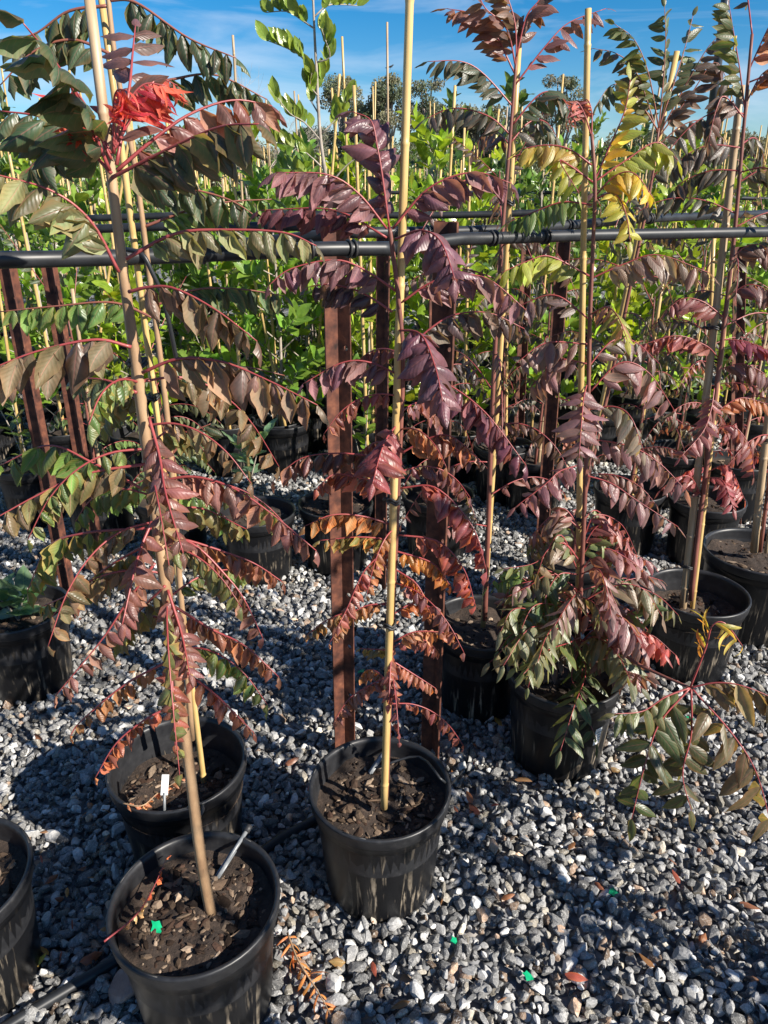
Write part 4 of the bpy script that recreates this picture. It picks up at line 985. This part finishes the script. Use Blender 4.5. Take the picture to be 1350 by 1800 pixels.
rosette(at_y(440, 842, pO.y + .55), .22, 'pale-leaved seedling around a thin cane beside the back pots', 18, .115, (.16, .26, .16), 33, spread=.13, height=.30)
pr = at_y(440, 842, pO.y + .55)
stake((pr.x, pr.y, .05), at_y(424, 700, pr.y) + Vector((0, 0, .35)), .0095, 'thin bamboo cane among the pale seedling leaves', seed=11)
rosette(pP, .26, 'light green leafy plant in the back aisle pot', 26, .09, (.12, .2, .03), 34, spread=.14, height=.5)
rosette(pR, .26, 'light green leafy plant in the second back aisle pot', 30, .09, (.12, .2, .03), 35, spread=.14, height=.6)
stake((pP.x + .02, pP.y, .2), (pP.x - .02, pP.y, 1.75), .0085, 'bamboo cane in the back aisle pot', seed=12)
stake((pR.x + .02, pR.y, .2), (pR.x - .05, pR.y, 1.7), .0085, 'bamboo cane in the second back aisle pot', seed=13)
rosette(pJ, .26, 'leafy green plant behind the rusty post pair', 27, .085, GREEN, 36, spread=.15, height=.45)
stake(at_y(40, 800, pJ.y), at_y(-8, 470, pJ.y), .0085, 'bamboo cane behind the rusty post pair', seed=14)
pm = on_z(620, 760, 0); 
rosette(at_y(640, 770, 3.5), .2, 'bright green leafy plant just behind the drilled post', 36, .095, (.13, .22, .03), 37, spread=.12, height=.55)
pt_ = at_y(640, 770, 3.5)
pot((pt_.x, pt_.y, 0), .28, .25, 'small black pot of the bright green plant behind the drilled post', seed=19)
stake((pt_.x + .02, pt_.y + .01, .15), at_y(622, 150, pt_.y), .009, 'tall bamboo cane above the bright green plant', seed=15)

# ------------------------------------------------------------------ rows of green shrubs behind
def shrub_leaves(seed, height, n_shoots, per, ln, spread, low=.06):
    """list of (pos, axis, normal, length, shade) of one shrub"""
    g = random.Random(seed); Ls = []; shoots = []
    for k in range(n_shoots):
        h = height * (low + (1 - low) * (k + g.random()) / n_shoots); az = 2.4 * k + g.uniform(-.5, .5)
        lenS = spread * (1.15 - .55 * h / height) * g.uniform(.7, 1.2); up = g.uniform(.4, 1.0) + (.9 if h > height * .85 else 0)
        d = Vector((math.cos(az), math.sin(az), up)).normalized(); b = Vector((0, 0, h)); shoots.append((b, b + d * lenS))
        for i in range(per):
            q = .3 + .75 * i / (per - 1); p = b + d * lenS * min(q, 1.0); r = 2.4 * i + g.uniform(-.3, .3)
            s = d.orthogonal().normalized(); s = Matrix.Rotation(r, 3, d) @ s
            ax = (d * (.45 + .5 * q) + s * g.uniform(.6, 1.0) + Vector((0, 0, .35))).normalized(); nr = d * .8 - s * .6 + Vector((0, 0, .3))
            Ls.append((p, ax, nr, ln * g.uniform(.65, 1.2), g.uniform(.7, 1.3)))
    return Ls, shoots
LG = (.175, .265, .026)
def shrub_proto(seed, height, ns, per, ln, spread, col, simple_leaf=False):
    Ls, sh = shrub_leaves(seed, height, ns, per, ln, spread); A = Acc()
    for p, ax, nr, l_, s in Ls:
        ax = ax.normalized(); nr = (nr - ax * nr.dot(ax)).normalized(); m = np.array(Matrix((ax.cross(nr), ax, nr)).transposed())
        V, Q, UV = TPL['ellip'][random.randrange(10)]
        if simple_leaf:
            idx = [0 * NU + 2, 2 * NU + 0, 2 * NU + 2, 2 * NU + 4, 4 * NU + 0, 4 * NU + 2, 4 * NU + 4, 6 * NU + 2]
            V = V[idx]; UV = UV[idx]; Q = np.array([(0, 2, 1, 1), (0, 3, 2, 2)]); Q = np.array([(1, 2, 5, 4), (2, 3, 6, 5)]); T = np.array([(0, 2, 1), (0, 3, 2), (4, 5, 7), (5, 6, 7)])
        else: T = None
        c = tuple(x * s for x in jit(col, .15, .12))
        A.add((V * l_) @ m.T + np.array(p), Q, T, UV, np.array((*c, .03)))
    fm = A.mesh('foliage', M['green_v'])
    B = Acc(); V, Q, T = tube(spline([Vector((0, 0, 0)), Vector((.01, .01, height * .5)), Vector((0, 0, height))], 8), [.011 - .006 * i / 7 for i in range(8)], 7); B.add(V, Q, T)
    for b, e in sh: V, Q, T = tube([b, b.lerp(e, .5), e], [.0045, .0035, .002], 5); B.add(V, Q, T)
    return fm, B.mesh('trunk', M['bark_grey'])
protos = [shrub_proto(60 + i, 1.2 + .17 * (i % 4), 20, 11, .088, .27, [LG, (.085, .155, .028), (.18, .245, .022), (.05, .095, .03)][i % 4]) for i in range(6)]
protos_far = [shrub_proto(80 + i, 1.4 + .18 * (i % 3), 24, 9, .09, .34, [LG, (.07, .12, .03), (.10, .15, .035)][i % 3], True) for i in range(5)]
gs = random.Random(5)
rows = [(4.75, .50), (5.4, .52), (6.1, .54), (6.9, .56), (7.8, .6), (8.8, .66)]
SHADE = ['light green', 'mid green', 'yellow-green', 'deep green']; ROWN = ['first', 'second', 'third', 'fourth', 'fifth', 'sixth']
for ri, (Y0, sp) in enumerate(rows):
    hw = .60 * Y0 + .1; x = -hw + gs.uniform(0, sp)
    while x < hw:
        Y = Y0 + gs.uniform(-.12, .12) + .06 * x; k = gs.randrange(6)
        fm, tm = protos[k]
        t = thing('green_shrub', '%s glossy-leaved potted shrub in the %s row beyond the pipes' % (SHADE[k % 4], ROWN[ri]), 'shrub', (x, Y, .24), 'green shrubs in rows beyond the pipes')
        f = mobj('foliage', fm, t); f['kind'] = 'stuff'; mobj('trunk', tm, t)
        t.rotation_euler = (gs.gauss(0, .03), gs.gauss(0, .03), gs.uniform(0, 6.28)); s = gs.uniform(.82, 1.04); t.scale = (s, s, s)
        pot((x, Y, 0), .33, .30, 'black nursery pot under a %s shrub in the %s row beyond the pipes' % (SHADE[k % 4], ROWN[ri]), 'pots of the green shrubs in rows', drop=.04, seed=100 + k)
        if gs.random() < .85:
            hgt = gs.uniform(1.6, 2.5); stake((x + .03, Y - .03, .2), (x + .03 + gs.gauss(0, .05), Y - .03 + gs.gauss(0, .04), hgt), gs.uniform(.007, .0105), 'bamboo cane at a %s shrub in the %s row beyond the pipes' % (SHADE[k % 4], ROWN[ri]), 'canes among the green shrubs', mat=gs.choice(['bamboo', 'bamboo', 'bamboo_old']), seed=gs.randrange(9), nodes=.35)
        if gs.random() < .6:
            xx = x + sp * .5; stake((xx, Y + .05, .05), (xx + gs.gauss(0, .06), Y + .05, gs.uniform(1.5, 2.1)), gs.uniform(.006, .0095), 'bamboo cane standing between shrubs of the %s row beyond the pipes' % ROWN[ri], 'canes among the green shrubs', mat=gs.choice(['bamboo', 'bamboo_old']), seed=gs.randrange(9), nodes=.35)
        x += sp * gs.uniform(.85, 1.2)

# the nearest row, leaf by leaf
for i in range(11):
    x = -2.35 + .46 * i + gs.uniform(-.06, .06); Y = 4.15 + gs.uniform(-.12, .2) + .05 * x; c = [LG, (.15, .25, .028), (.21, .29, .024)][i % 3]; nm = ['light green', 'mid green', 'yellow-green'][i % 3]
    if abs(x - pP.x) < .2 or abs(x - pR.x) < .2: continue
    pl = Plant('green_shrub', nm + ' large-leaved potted shrub at the back edge of the open aisle', 'shrub', (x, Y, .25), limit=190, mat='green', leafname='leaf', group='large-leaved shrubs along the aisle')
    Ls, sh = shrub_leaves(300 + i, gs.uniform(.75, 1.15), 17, 11, .105, .30)
    o = Vector((x, Y, .25)); pl.stem([o, o + Vector((.01, 0, .5)), o + Vector((0, 0, 1.1))], [.009, .007, .003], 'bark_grey', 'trunk')
    for b, e in sh: pl.stem([o + b, o + e], [.004, .002], 'bark_grey', 'branch', 5)
    for p, ax, nr, l_, sdv in Ls: pl.leaf(o + p, ax, nr, l_, 'ellip', tuple(q * sdv for q in jit(c, .15, .12)), .03, pl.t)
    pl.done()
    pot((x, Y, 0), .33, .30, 'black pot under a %s large-leaved shrub at the aisle edge' % nm, 'pots along the aisle edge', seed=100 + i % 6)
    stake((x + .03, Y - .03, .2), (x + gs.gauss(0, .05), Y - .03, gs.uniform(1.5, 2.0)), .009, 'bamboo cane at a %s large-leaved shrub by the aisle' % nm, 'canes along the aisle edge', seed=i)

# farther shrubs: one uncountable mass, with its canes
def far_mass():
    A = Acc(); Bk = Acc(); g = random.Random(9); data = []
    for fm, tm in protos_far:
        n = len(fm.vertices); V = np.empty(n * 3, np.float32); fm.vertices.foreach_get('co', V); V = V.reshape(-1, 3)
        C = np.empty(n * 4, np.float32); fm.color_attributes['Col'].data.foreach_get('color', C); C = C.reshape(-1, 4)
        Q = np.array([p.vertices[:] for p in fm.polygons if len(p.vertices) == 4]); T = np.array([p.vertices[:] for p in fm.polygons if len(p.vertices) == 3])
        data.append((V, Q, T, C))
    for Y0, sp in ((9.8, .7), (11, .75), (12.5, .85), (14.5, 1.0), (17, 1.1), (20, 1.2), (24, 1.4), (29, 1.6), (35, 2.0)):
        x = -.65 * Y0
        while x < .65 * Y0:
            V, Q, T, C = data[g.randrange(5)]; a = g.uniform(0, 6.28); s = g.uniform(.9, 1.15) * (1 + max(0, Y0 - 12) * .012)
            m = np.array([[math.cos(a), -math.sin(a), 0], [math.sin(a), math.cos(a), 0], [0, 0, 1]]) * s
            A.add(V @ m.T + np.array([x, Y0 + g.uniform(-.3, .3), .2]), Q, T, np.full((len(V), 2), .3), C)
            for _ in range(2):
                xx = x + g.uniform(-.3, .3); v, q, t_ = tube([Vector((xx, Y0 - .3, .1)), Vector((xx + g.gauss(0, .05), Y0 - .3, g.uniform(1.7, 2.2)))], .010, 6); Bk.add(v, q, t_)
            x += sp * g.uniform(.8, 1.2)
    t = thing('shrub_mass', 'far mass of green nursery shrubs and canes', 'shrubs', (0, 12, 0)); t['kind'] = 'stuff'
    f = mobj('foliage', A.mesh('foliage', M['green_v']), t, (0, -12, 0)); f['kind'] = 'stuff'
    c = mobj('canes', Bk.mesh('canes', M['bamboo']), t, (0, -12, 0)); c['kind'] = 'stuff'
far_mass()

# tall curly-leaved tree against the sky
YX = 3.9
stX = pxline([(590, 480), (575, 330), (563, 240), (556, 120), (552, 40), (548, -60)], YX)
X_ = Plant('tall_shrub', 'tall grey-stemmed shrub with curled leaves on arching side branches against the sky', 'shrub', (stX[0].x, YX, .0), limit=300, mat='green', leafname='leaf')
full = [Vector((stX[0].x, YX, .0))] + stX
X_.stem(spline(full, 26), [.012 - .008 * i / 25 for i in range(26)], 'bark_grey', 'trunk')
gx = random.Random(17)
for pts in ([(552, 130), (530, 100), (505, 85), (472, 72)], [(552, 50), (530, 35), (505, 20), (468, 22)], [(552, 30), (575, 10), (600, 8), (628, 10)], [(560, 200), (545, 170), (560, 150), (575, 120)], [(556, 110), (580, 100), (572, 70), (565, 50)],
            [(566, 250), (535, 215), (510, 200), (488, 172)], [(565, 235), (590, 210), (602, 190), (612, 165)], [(572, 300), (540, 270), (510, 255), (480, 250)], [(575, 330), (610, 290), (640, 270), (660, 262)], [(575, 340), (545, 320), (520, 300), (490, 295)], [(550, 0), (530, -10), (500, -15)], [(560, 170), (545, 150), (548, 128)]):
    P = spline(pxline(pts, YX, gx.uniform(-.1, .1)), 10); br = X_.stem(P, [.004 - .0022 * i / 9 for i in range(10)], 'bark_grey', 'branch', 6)
    for i in range(15):
        q = .3 + .7 * i / 14; p = P[min(9, int(q * 9.01))]; T_ = (P[-1] - P[0]).normalized()
        ax = Vector((gx.gauss(0, .3), gx.gauss(0, .35), 1)) * .75 + T_ * .45; nr = Vector((gx.gauss(0, .5), -1 + gx.gauss(0, .5), .2))
        X_.leaf(p, ax, nr, .085 * gx.uniform(.7, 1.15), 'ellip', jit((.17, .24, .035)), .02, br)
X_.done()

# leafy shrubs rising above the pipes at known spots
def tall_green(px, ytop, Y, label, seed, col=LG, cane=None):
    top = at_y(px, ytop, Y); h = top.z - .25 - .26; fm, tm = shrub_proto(seed, h, 26, 11, .11, .36, tuple(1.3 * q for q in col))
    t = thing('green_shrub', label, 'shrub', (top.x, Y, .25)); f = mobj('foliage', fm, t); f['kind'] = 'stuff'; mobj('trunk', tm, t)
    pot((top.x, Y, 0), .33, .30, 'black pot of the ' + label.split(' shrub')[0] + ' shrub', seed=100)
    if cane: stake((top.x + .03, Y - .05, .2), at_y(cane[0], cane[1], Y - .05), .0095, 'bamboo cane standing against the ' + label.split(' shrub')[0] + ' shrub', seed=seed % 9)
tall_green(770, 165, 4.3, 'vivid lime-leaved shrub directly behind the tall yellow cane', 201, (.15, .225, .022), (800, 150))
tall_green(520, 205, 4.6, 'deep green round-leaved shrub near the tall curled shrub', 202, (.08, .15, .028), (597, 130))
tall_green(610, 240, 5.0, 'yellow-green shrub below the far grey trees', 203, (.15, .22, .022), (583, 155))
tall_green(470, 260, 4.2, 'fresh green shrub beside the red new growth', 204, (.10, .18, .025), (396, 260))
tall_green(860, 235, 5.2, 'yellowish shrub between the two tall canes', 205, (.15, .21, .025), None)
tall_green(1230, 205, 5.4, 'pale lime shrub by the dark pole', 206, (.16, .22, .03), (1195, 260))
tall_green(60, 230, 4.4, 'mid green shrub behind the dark hanging leaves', 207, (.11, .18, .03), (240, 150))
tall_green(1010, 215, 6.0, 'dull green shrub below the lone far tree', 208, (.10, .16, .03), None)
tall_green(330, 300, 4.6, 'broad green shrub behind the paired stems', 209, (.11, .19, .03), (290, 200))

# twiggy bare shrub
def twiggy():
    Y = 6.0; b = at_y(450, 330, Y); t = thing('bare_shrub', 'leafless twiggy shrub against the sky beside the olive-brown tree', 'shrub', (b.x, Y, 0)); A = Acc(); g = random.Random(3); o = Vector((b.x, Y, 0))
    V, Q, T = tube([Vector((0, 0, 0)), Vector((0, 0, 1.3)), b - o], [.016, .012, .009], 6); A.add(V, Q, T)
    def grow(p, d, l, r, n):
        e = p + d * l; V, Q, T = tube([p, p.lerp(e, .5) + Vector((g.gauss(0, .01), g.gauss(0, .01), .01)), e], [r, r * .8, r * .5], 4, False); A.add(V, Q, T)
        if n: 
            for _ in range(3): grow(p.lerp(e, g.uniform(.5, 1)), (d + Vector((g.gauss(0, .45), g.gauss(0, .45), g.gauss(.1, .3)))).normalized(), l * g.uniform(.55, .85), r * .6, n - 1)
    for k in range(7): grow(b - o + Vector((0, 0, -.5 + .08 * k)), Vector((g.gauss(-.1, .5), g.gauss(0, .4), 1)).normalized(), .45, .006, 4)
    mobj('twigs', A.mesh('twigs', M['bark_grey']), t)
twiggy()

# ------------------------------------------------------------------ far trees
M['euc'] = leaf_material('grey_green_leaf_mass', 'attr', rough=.5, trans=.2, veinamt=0, back=1.1)
def far_tree(px, ytop, halfw_px, Y, label, seed, ybase=330, n=11000, cols=((.11, .13, .075), (.13, .125, .085), (.17, .165, .105), (.08, .10, .06))):
    g = np.random.default_rng(seed); top = at_y(px, ytop, Y); W = halfw_px / FPX * depth(top); h = top.z
    t = thing('far_tree', label, 'tree', (top.x, Y, 0)); A = Acc()
    V, Q, T = tube([Vector((0, 0, -.3)), Vector((.1, 0, h * .35)), Vector((-.1, 0, h * .75))], [W * .12, W * .09, W * .03], 8); A.add(V, Q, T)
    cl = []
    for k in range(30):
        a = g.uniform(0, 6.28); z = h * g.uniform(.25, .93); q = W * math.sqrt(g.random()) * 1.0 * (1.05 - .5 * max(0, (z / h - .6) / .4)); c = Vector((q * math.cos(a), q * math.sin(a), z)); cl.append((c, W * g.uniform(.28, .52)))
        V, Q, T = tube([Vector((0, 0, z * .55)), c.lerp(Vector((0, 0, z)), .5), c], [W * .05, W * .03, W * .01], 5, False); A.add(V, Q, T)
    mobj('trunk', A.mesh('trunk', M['bark_grey']), t)
    P = []; C = []
    for c, r in cl:
        m = n // 30; d = g.normal(size=(m, 3)); d /= np.linalg.norm(d, axis=1)[:, None]; rad = r * g.random(m) ** .45
        P.append(np.array(c) + d * rad[:, None] * np.array([1, 1, .75])); cc = np.array(cols[g.integers(0, len(cols))]); C.append(cc * g.uniform(.7, 1.3, (m, 1)))
    P = np.concatenate(P); C = np.concatenate(C); n_ = len(P); s = .19 * W / 3.0 * g.uniform(.6, 1.3, n_) 
    RM = rot_mats(n_, 1.2, g); quad = np.array([(-.35, -.5, 0), (.35, -.5, .1), (.3, .5, 0), (-.3, .5, .1)])
    V = np.einsum('nij,vj->nvi', RM, quad) * s[:, None, None] + P[:, None, :]
    F = np.arange(n_ * 4).reshape(-1, 4); CC = np.concatenate([np.repeat(C, 4, 0), np.zeros((n_ * 4, 1))], 1)
    f = mobj('crown', np_mesh('crown', V.reshape(-1, 3), F, M['euc'], False, np.full((n_ * 4, 2), .3), CC), t)
far_tree(600, 122, 46, 55, 'grey-green gum tree with loose crown beside the tallest far tree', 1)
far_tree(682, 116, 50, 52, 'tallest dense grey-green gum tree on the horizon', 2, n=14000)
far_tree(752, 126, 44, 58, 'brownish gum tree half behind the tall yellow cane', 3)
far_tree(995, 116, 40, 56, 'lone blue-green gum tree beside the cut-topped cane', 4)
far_tree(845, 185, 60, 60, 'low wide gum tree behind the dark tree', 5)
far_tree(530, 225, 46, 50, 'low dark gum tree behind the tall curled shrub', 6, cols=((.06, .08, .045), (.08, .09, .055)))
far_tree(910, 190, 40, 62, 'small gum tree between the dark tree and the lone far tree', 7)
far_tree(430, 235, 50, 62, 'low gum tree behind the leafless twiggy shrub', 8)
far_tree(1110, 235, 60, 66, 'low gum tree behind the raised green fronds', 9)
far_tree(1320, 230, 60, 66, 'low gum tree beyond the dark pole', 10)
far_tree(250, 250, 60, 66, 'low gum tree behind the dark green young tree', 11)
far_tree(80, 245, 60, 64, 'low gum tree beyond the hanging olive leaves', 12)

# wooded strip closing the horizon: one far mass
def wood_strip():
    g = np.random.default_rng(55); n = 42000; x = g.uniform(-62, 62, n); y = 72 + g.uniform(-3, 3, n)
    top = 3.4 + 1.5 * np.sin(x * .31) + 1.1 * np.sin(x * .83 + 2) + .8 * np.sin(x * 1.9 + 1)
    z = np.maximum(0, top) * g.random(n) ** .6
    RM = rot_mats(n, 1.2, g); quad = np.array([(-.35, -.5, 0), (.35, -.5, .1), (.3, .5, 0), (-.3, .5, .1)])
    V = np.einsum('nij,vj->nvi', RM, quad) * g.uniform(.3, .6, n)[:, None, None] + np.stack([x, y, z], 1)[:, None, :]
    C = np.array([(.10, .12, .07), (.13, .125, .08), (.08, .10, .055), (.15, .14, .09)])[(np.floor(x * .7 + 3 * np.sin(x)) % 4).astype(int)] * g.uniform(.6, 1.3, (n, 1))
    CC = np.concatenate([np.repeat(C, 4, 0), np.zeros((n * 4, 1))], 1)
    o = mobj('far_wood', np_mesh('far_wood', V.reshape(-1, 3), np.arange(n * 4).reshape(-1, 4), M['euc'], False, np.full((n * 4, 2), .3), CC)); o['kind'] = 'stuff'
    tag(o, 'low far strip of grey-green woodland along the horizon', 'woodland')
wood_strip()

# dark metal pole
pb = at_y(1249, 215, 9.0); ptop = at_y(1280, -40, 9.0); d = (ptop - pb).normalized(); base = pb - d * (pb.z / d.z)
t = thing('metal_pole', 'tall dark metal pole rising beyond the shrubs', 'pole', base)
mobj('shaft', tube_mesh('shaft', [Vector((0, 0, 0)), pb - base], .06, M['dark_metal'], 14), t)
mobj('shaft_top', tube_mesh('shaft_top', [pb - base - d * .05, ptop - base + d * .6], .045, M['dark_metal'], 14), t)
mobj('collar', tube_mesh('collar', [pb - base - d * .06, pb - base + d * .02], .07, M['dark_metal'], 14), t)

# ------------------------------------------------------------------ small things on the soil and gravel
def chip(px, py, label, z=.02, size=.022, mat='green_tag', name='green_chip', cat='plastic chip', ang=None):
    p = on_z(px, py, z); g = random.Random(int(px * 7 + py))
    poly = [(-.5, -.4), (-.1, -.55), (.5, -.3), (.42, .1), (.55, .45), (.1, .38), (-.3, .55), (-.42, .1)]
    V = [(x * size, y * size * .8, zz + .06 * size * math.sin(x * 9)) for zz in (0, .0012) for x, y in poly]
    n = len(poly); F4 = [(i, (i + 1) % n, n + (i + 1) % n, n + i) for i in range(n)]
    o = mobj(name, np_mesh(name, np.array(V), [F4, [list(range(n))[::-1], list(range(n, 2 * n))]], M[mat], False), None, p)
    o.rotation_euler = (g.gauss(.25, .15), g.gauss(0, .2), g.uniform(0, 6) if ang is None else ang); tag(o, label, cat); return o
chip(1078, 1568, 'bright green plastic chip on open sunlit gravel', .024, .024)
chip(928, 1716, 'green plastic chip near the red fallen leaf', .022, .022)
chip(275, 1630, 'green plastic chip on the mulch of the olive-brown tree pot', .268, .026)
chip(42, 1502, 'green plastic chip beside the slotted-rim pot', .022, .024)
chip(1212, 1262, 'green plastic chip under the trailing branch', .022, .03)
chip(635, 1180, 'green plastic chip between the rusty posts', .022, .024)
chip(634, 1196, 'second green plastic chip between the rusty posts, nearer the purple pot', .022, .024)
chip(798, 1653, 'green plastic chip on gravel in front of the purple pot', .022, .018)

def fallen(px, py, ln, col, label, z=.024, edge=.3, kind='flat', seed=0):
    p = on_z(px, py, z); o = bpy.data.objects.new('fallen_leaf', leaf_mesh(kind, seed % 8, 'leaf')); link(o); g = random.Random(seed + 77)
    o.location = p; o.scale = (ln,) * 3; o.rotation_euler = (g.gauss(.3, .15), g.gauss(0, .25), g.uniform(0, 6.28)); o.color = (*col, edge); tag(o, label, 'leaf'); return o
fallen(60, 1702, .036, (.62, .48, .06), 'yellow fallen leaf beside the slotted-rim pot', seed=1)
fallen(86, 1678, .036, (.45, .22, .03), 'yellow and red fallen leaf in shade near the yellow leaf', seed=2, edge=.9)
fallen(993, 1712, .05, (.36, .08, .05), 'red fallen leaf on the gravel near a green chip', seed=3, edge=.6)
fallen(118, 1560, .03, (.40, .18, .03), 'orange fallen leaf in the shaded gravel', seed=4)
fallen(1085, 1262, .045, (.40, .12, .04), 'orange fallen leaf beside the stickered pot', seed=5)
fallen(1100, 1275, .04, (.35, .10, .05), 'rust red fallen leaf beside the stickered pot', seed=6)
fallen(830, 1412, .05, (.33, .14, .07), 'brown fallen leaf on gravel right beside the purple pot', seed=7)
fallen(845, 1430, .05, (.28, .11, .06), 'dark brown curled leaf beside the purple pot', seed=8, kind='cup')
fallen(140, 1690, .05, (.30, .10, .04), 'orange-brown curled leaf next to the ground hose', seed=9, kind='cup')
fallen(500, 1345, .05, (.22, .09, .05), 'brown fallen leaf behind the two front pots', seed=10)
fallen(540, 1390, .05, (.2, .08, .05), 'dull brown fallen leaf by the purple pot', seed=11)
fallen(655, 1622, .04, (.30, .18, .10), 'tan fallen leaf in front of the purple pot', seed=12)
fallen(1300, 1585, .045, (.35, .16, .09), 'tan fallen leaf at the edge of the gravel shade', seed=13)
fallen(905, 1370, .05, (.30, .18, .09), 'straw-coloured leaf between the purple pot and the trailing fronds', seed=14)
fallen(870, 1260, .05, (.32, .20, .04), 'yellow-brown leaf in the shade of the shaded pot', seed=15)
for i, (x, y) in enumerate(((430, 1040), (690, 1100), (1110, 925), (940, 905), (960, 950), (520, 1120), (225, 1180), (60, 1290), (160, 1420), (730, 1500), (1010, 1480), (1150, 1700), (880, 1580), (470, 1610), (1240, 1640), (720, 1760))):
    o = fallen(x, y, random.uniform(.03, .045), jit((.30, .14, .06)), 'small dry brown leaf scattered on the gravel', seed=30 + i, kind=random.choice(['flat', 'cup'])); o['group'] = 'dry leaves scattered on the gravel'

gl = random.Random(91)
for i in range(46):
    x, y = gl.choice([(gl.uniform(780, 900), gl.uniform(1230, 1440)), (gl.uniform(420, 900), gl.uniform(1000, 1330)), (gl.uniform(60, 200), gl.uniform(1380, 1680)), (gl.uniform(1040, 1330), gl.uniform(1180, 1420)), (gl.uniform(500, 1340), gl.uniform(1480, 1780))])
    p = on_z(x, y, .024)
    if any((p.x - fx) ** 2 + (p.y - fy) ** 2 < (fr + .03) ** 2 for fx, fy, fr in POT_FOOT): continue
    o = fallen(x, y, gl.uniform(.02, .042), jit(gl.choice([(.26, .12, .05), (.18, .07, .035), (.32, .2, .09), (.3, .08, .05)])), 'small dry brown leaf scattered on the gravel', seed=120 + i, kind=gl.choice(['flat', 'cup', 'thin'])); o['group'] = 'dry leaves scattered on the gravel'

# dry fallen frond in front
F_ = Plant('dry_frond', 'dry curled orange-brown frond lying on gravel between the front pots', 'frond', on_z(520, 1650, .03), limit=40)
F_.frond([on_z(505, 1640, .035), on_z(525, 1690, .04), on_z(560, 1745, .035), on_z(590, 1800, .03)], .05, 9, (.42, .17, .05), droop=25, kind='thin', edge=.3, mat='twig', rad=.002, start=.05, jitter=2.2)
F_.done()
# dead seedling in pot A
S_ = Plant('dead_seedling', 'withered seedling with red stalk lying over the front pot rim', 'plant', on_z(250, 1590, .28), limit=40)
S_.frond([on_z(183, 1655, .31), on_z(235, 1613, .30), on_z(265, 1570, .29), on_z(292, 1510, .30)], .028, 4, (.45, .28, .14), droop=40, kind='cup', edge=.1, start=.25, jitter=2.0, rad=.0016, col2=(.45, .12, .05))
S_.done()
F2 = Plant('dry_frond', 'short withered frond curled over the half-empty pot rim', 'frond', on_z(240, 1410, .31), limit=40)
F2.frond([on_z(215, 1412, .31), on_z(250, 1416, .315), on_z(280, 1392, .315), on_z(318, 1370, .33)], .026, 5, (.34, .14, .07), droop=40, kind='cup', edge=.3, start=.1, jitter=2.0, rad=.0015, mat='twig')
F2.done()

# irrigation spikes and plant label
def spike(p0, p1, label, name='drip_spike', mat='grey_plastic', flat=True):
    p0, p1 = Vector(p0), Vector(p1); t = thing(name, label, 'drip spike', p0); d = p1 - p0
    mobj('shaft', tube_mesh('shaft', [Vector((0, 0, 0)), d * .6, d], [.003, .0042, .0048], M[mat], 7), t)
    s = d.normalized().cross(Vector((0, 0, 1))).normalized()
    A = Acc(); c = d * .45
    V = [tuple(q + s * a * .006 + Vector((0, 0, b_ * .0015))) for q in (d * .02, d * .55) for a, b_ in ((-1, -1), (1, -1), (1, 1), (-1, 1))]
    A.add(V, [(0, 1, 5, 4), (1, 2, 6, 5), (2, 3, 7, 6), (3, 0, 4, 7), (4, 5, 6, 7), (3, 2, 1, 0)])
    mobj('barb', A.mesh('barb', M[mat]), t); mobj('nozzle', tube_mesh('nozzle', [d * .92, d * 1.05], [.0075, .0065], M['tie'], 8), t)
spike(on_z(380, 1545, .27), on_z(437, 1455, .31), 'grey drip spike leaning on mulch against the front pot rim')
spike(on_z(650, 1360, .27), on_z(690, 1300, .28), 'dark drip spike pushed into the purple tree pot')
pl0 = on_z(286, 1440, .26); pl1 = on_z(291, 1362, .36)
t = thing('plant_label', 'narrow white plant label standing at the half-empty pot rim', 'label', pl0)
dd = pl1 - pl0
mobj('stem', tube_mesh('stem', [Vector((0, 0, -.03)), dd * .6], .0035, M['grey_plastic'], 6), t)
A = Acc(); V = [((x * .008) + q.x, q.y + y, q.z) for q in (dd * .55, dd) for x, y in ((-1, -.001), (1, -.001), (1, .001), (-1, .001))]
A.add(V, [(0, 1, 5, 4), (1, 2, 6, 5), (2, 3, 7, 6), (3, 0, 4, 7), (4, 5, 6, 7)]); mobj('blade', A.mesh('blade', M['white_tag'], False), t)
# rock
V, F = icosphere(3); gg = np.random.default_rng(4)
V = V * np.array([.062, .05, .036])
for _ in range(10):
    n = gg.normal(size=3); n /= np.linalg.norm(n); k = V @ n - gg.uniform(.018, .034); V = V - np.outer(np.maximum(k, 0) * .97, n)
rk = mobj('rock', np_mesh('rock', V, F, M['rock'], False), None, on_z(212, 1745, .015)); tag(rk, 'large brown rock lying between hose and front pot', 'rock')
# bird on the far tree
bp = at_y(686, 117, 51.5); t = thing('bird', 'small dark bird perched on top of the tallest far tree', 'bird', bp)
V, Q, T = tube([Vector((-.42, 0, .15)), Vector((-.2, 0, .2)), Vector((0, 0, .24)), Vector((.2, 0, .3)), Vector((.3, 0, .42)), Vector((.38, 0, .46)), Vector((.5, 0, .44))], [.02, .05, .12, .12, .07, .075, .01], 8); t.scale = (.45, .45, .45); t.location.z -= .12
mobj('body', np_mesh('body', V, [Q, T], M['tie']), t); mobj('tail', tube_mesh('tail', [Vector((-.2, 0, .2)), Vector((-.7, 0, .1))], [.06, .03], M['tie'], 6), t)
mobj('legs', tube_mesh('legs', [Vector((0, 0, -.1)), Vector((.02, 0, .2))], .02, M['tie'], 5), t)
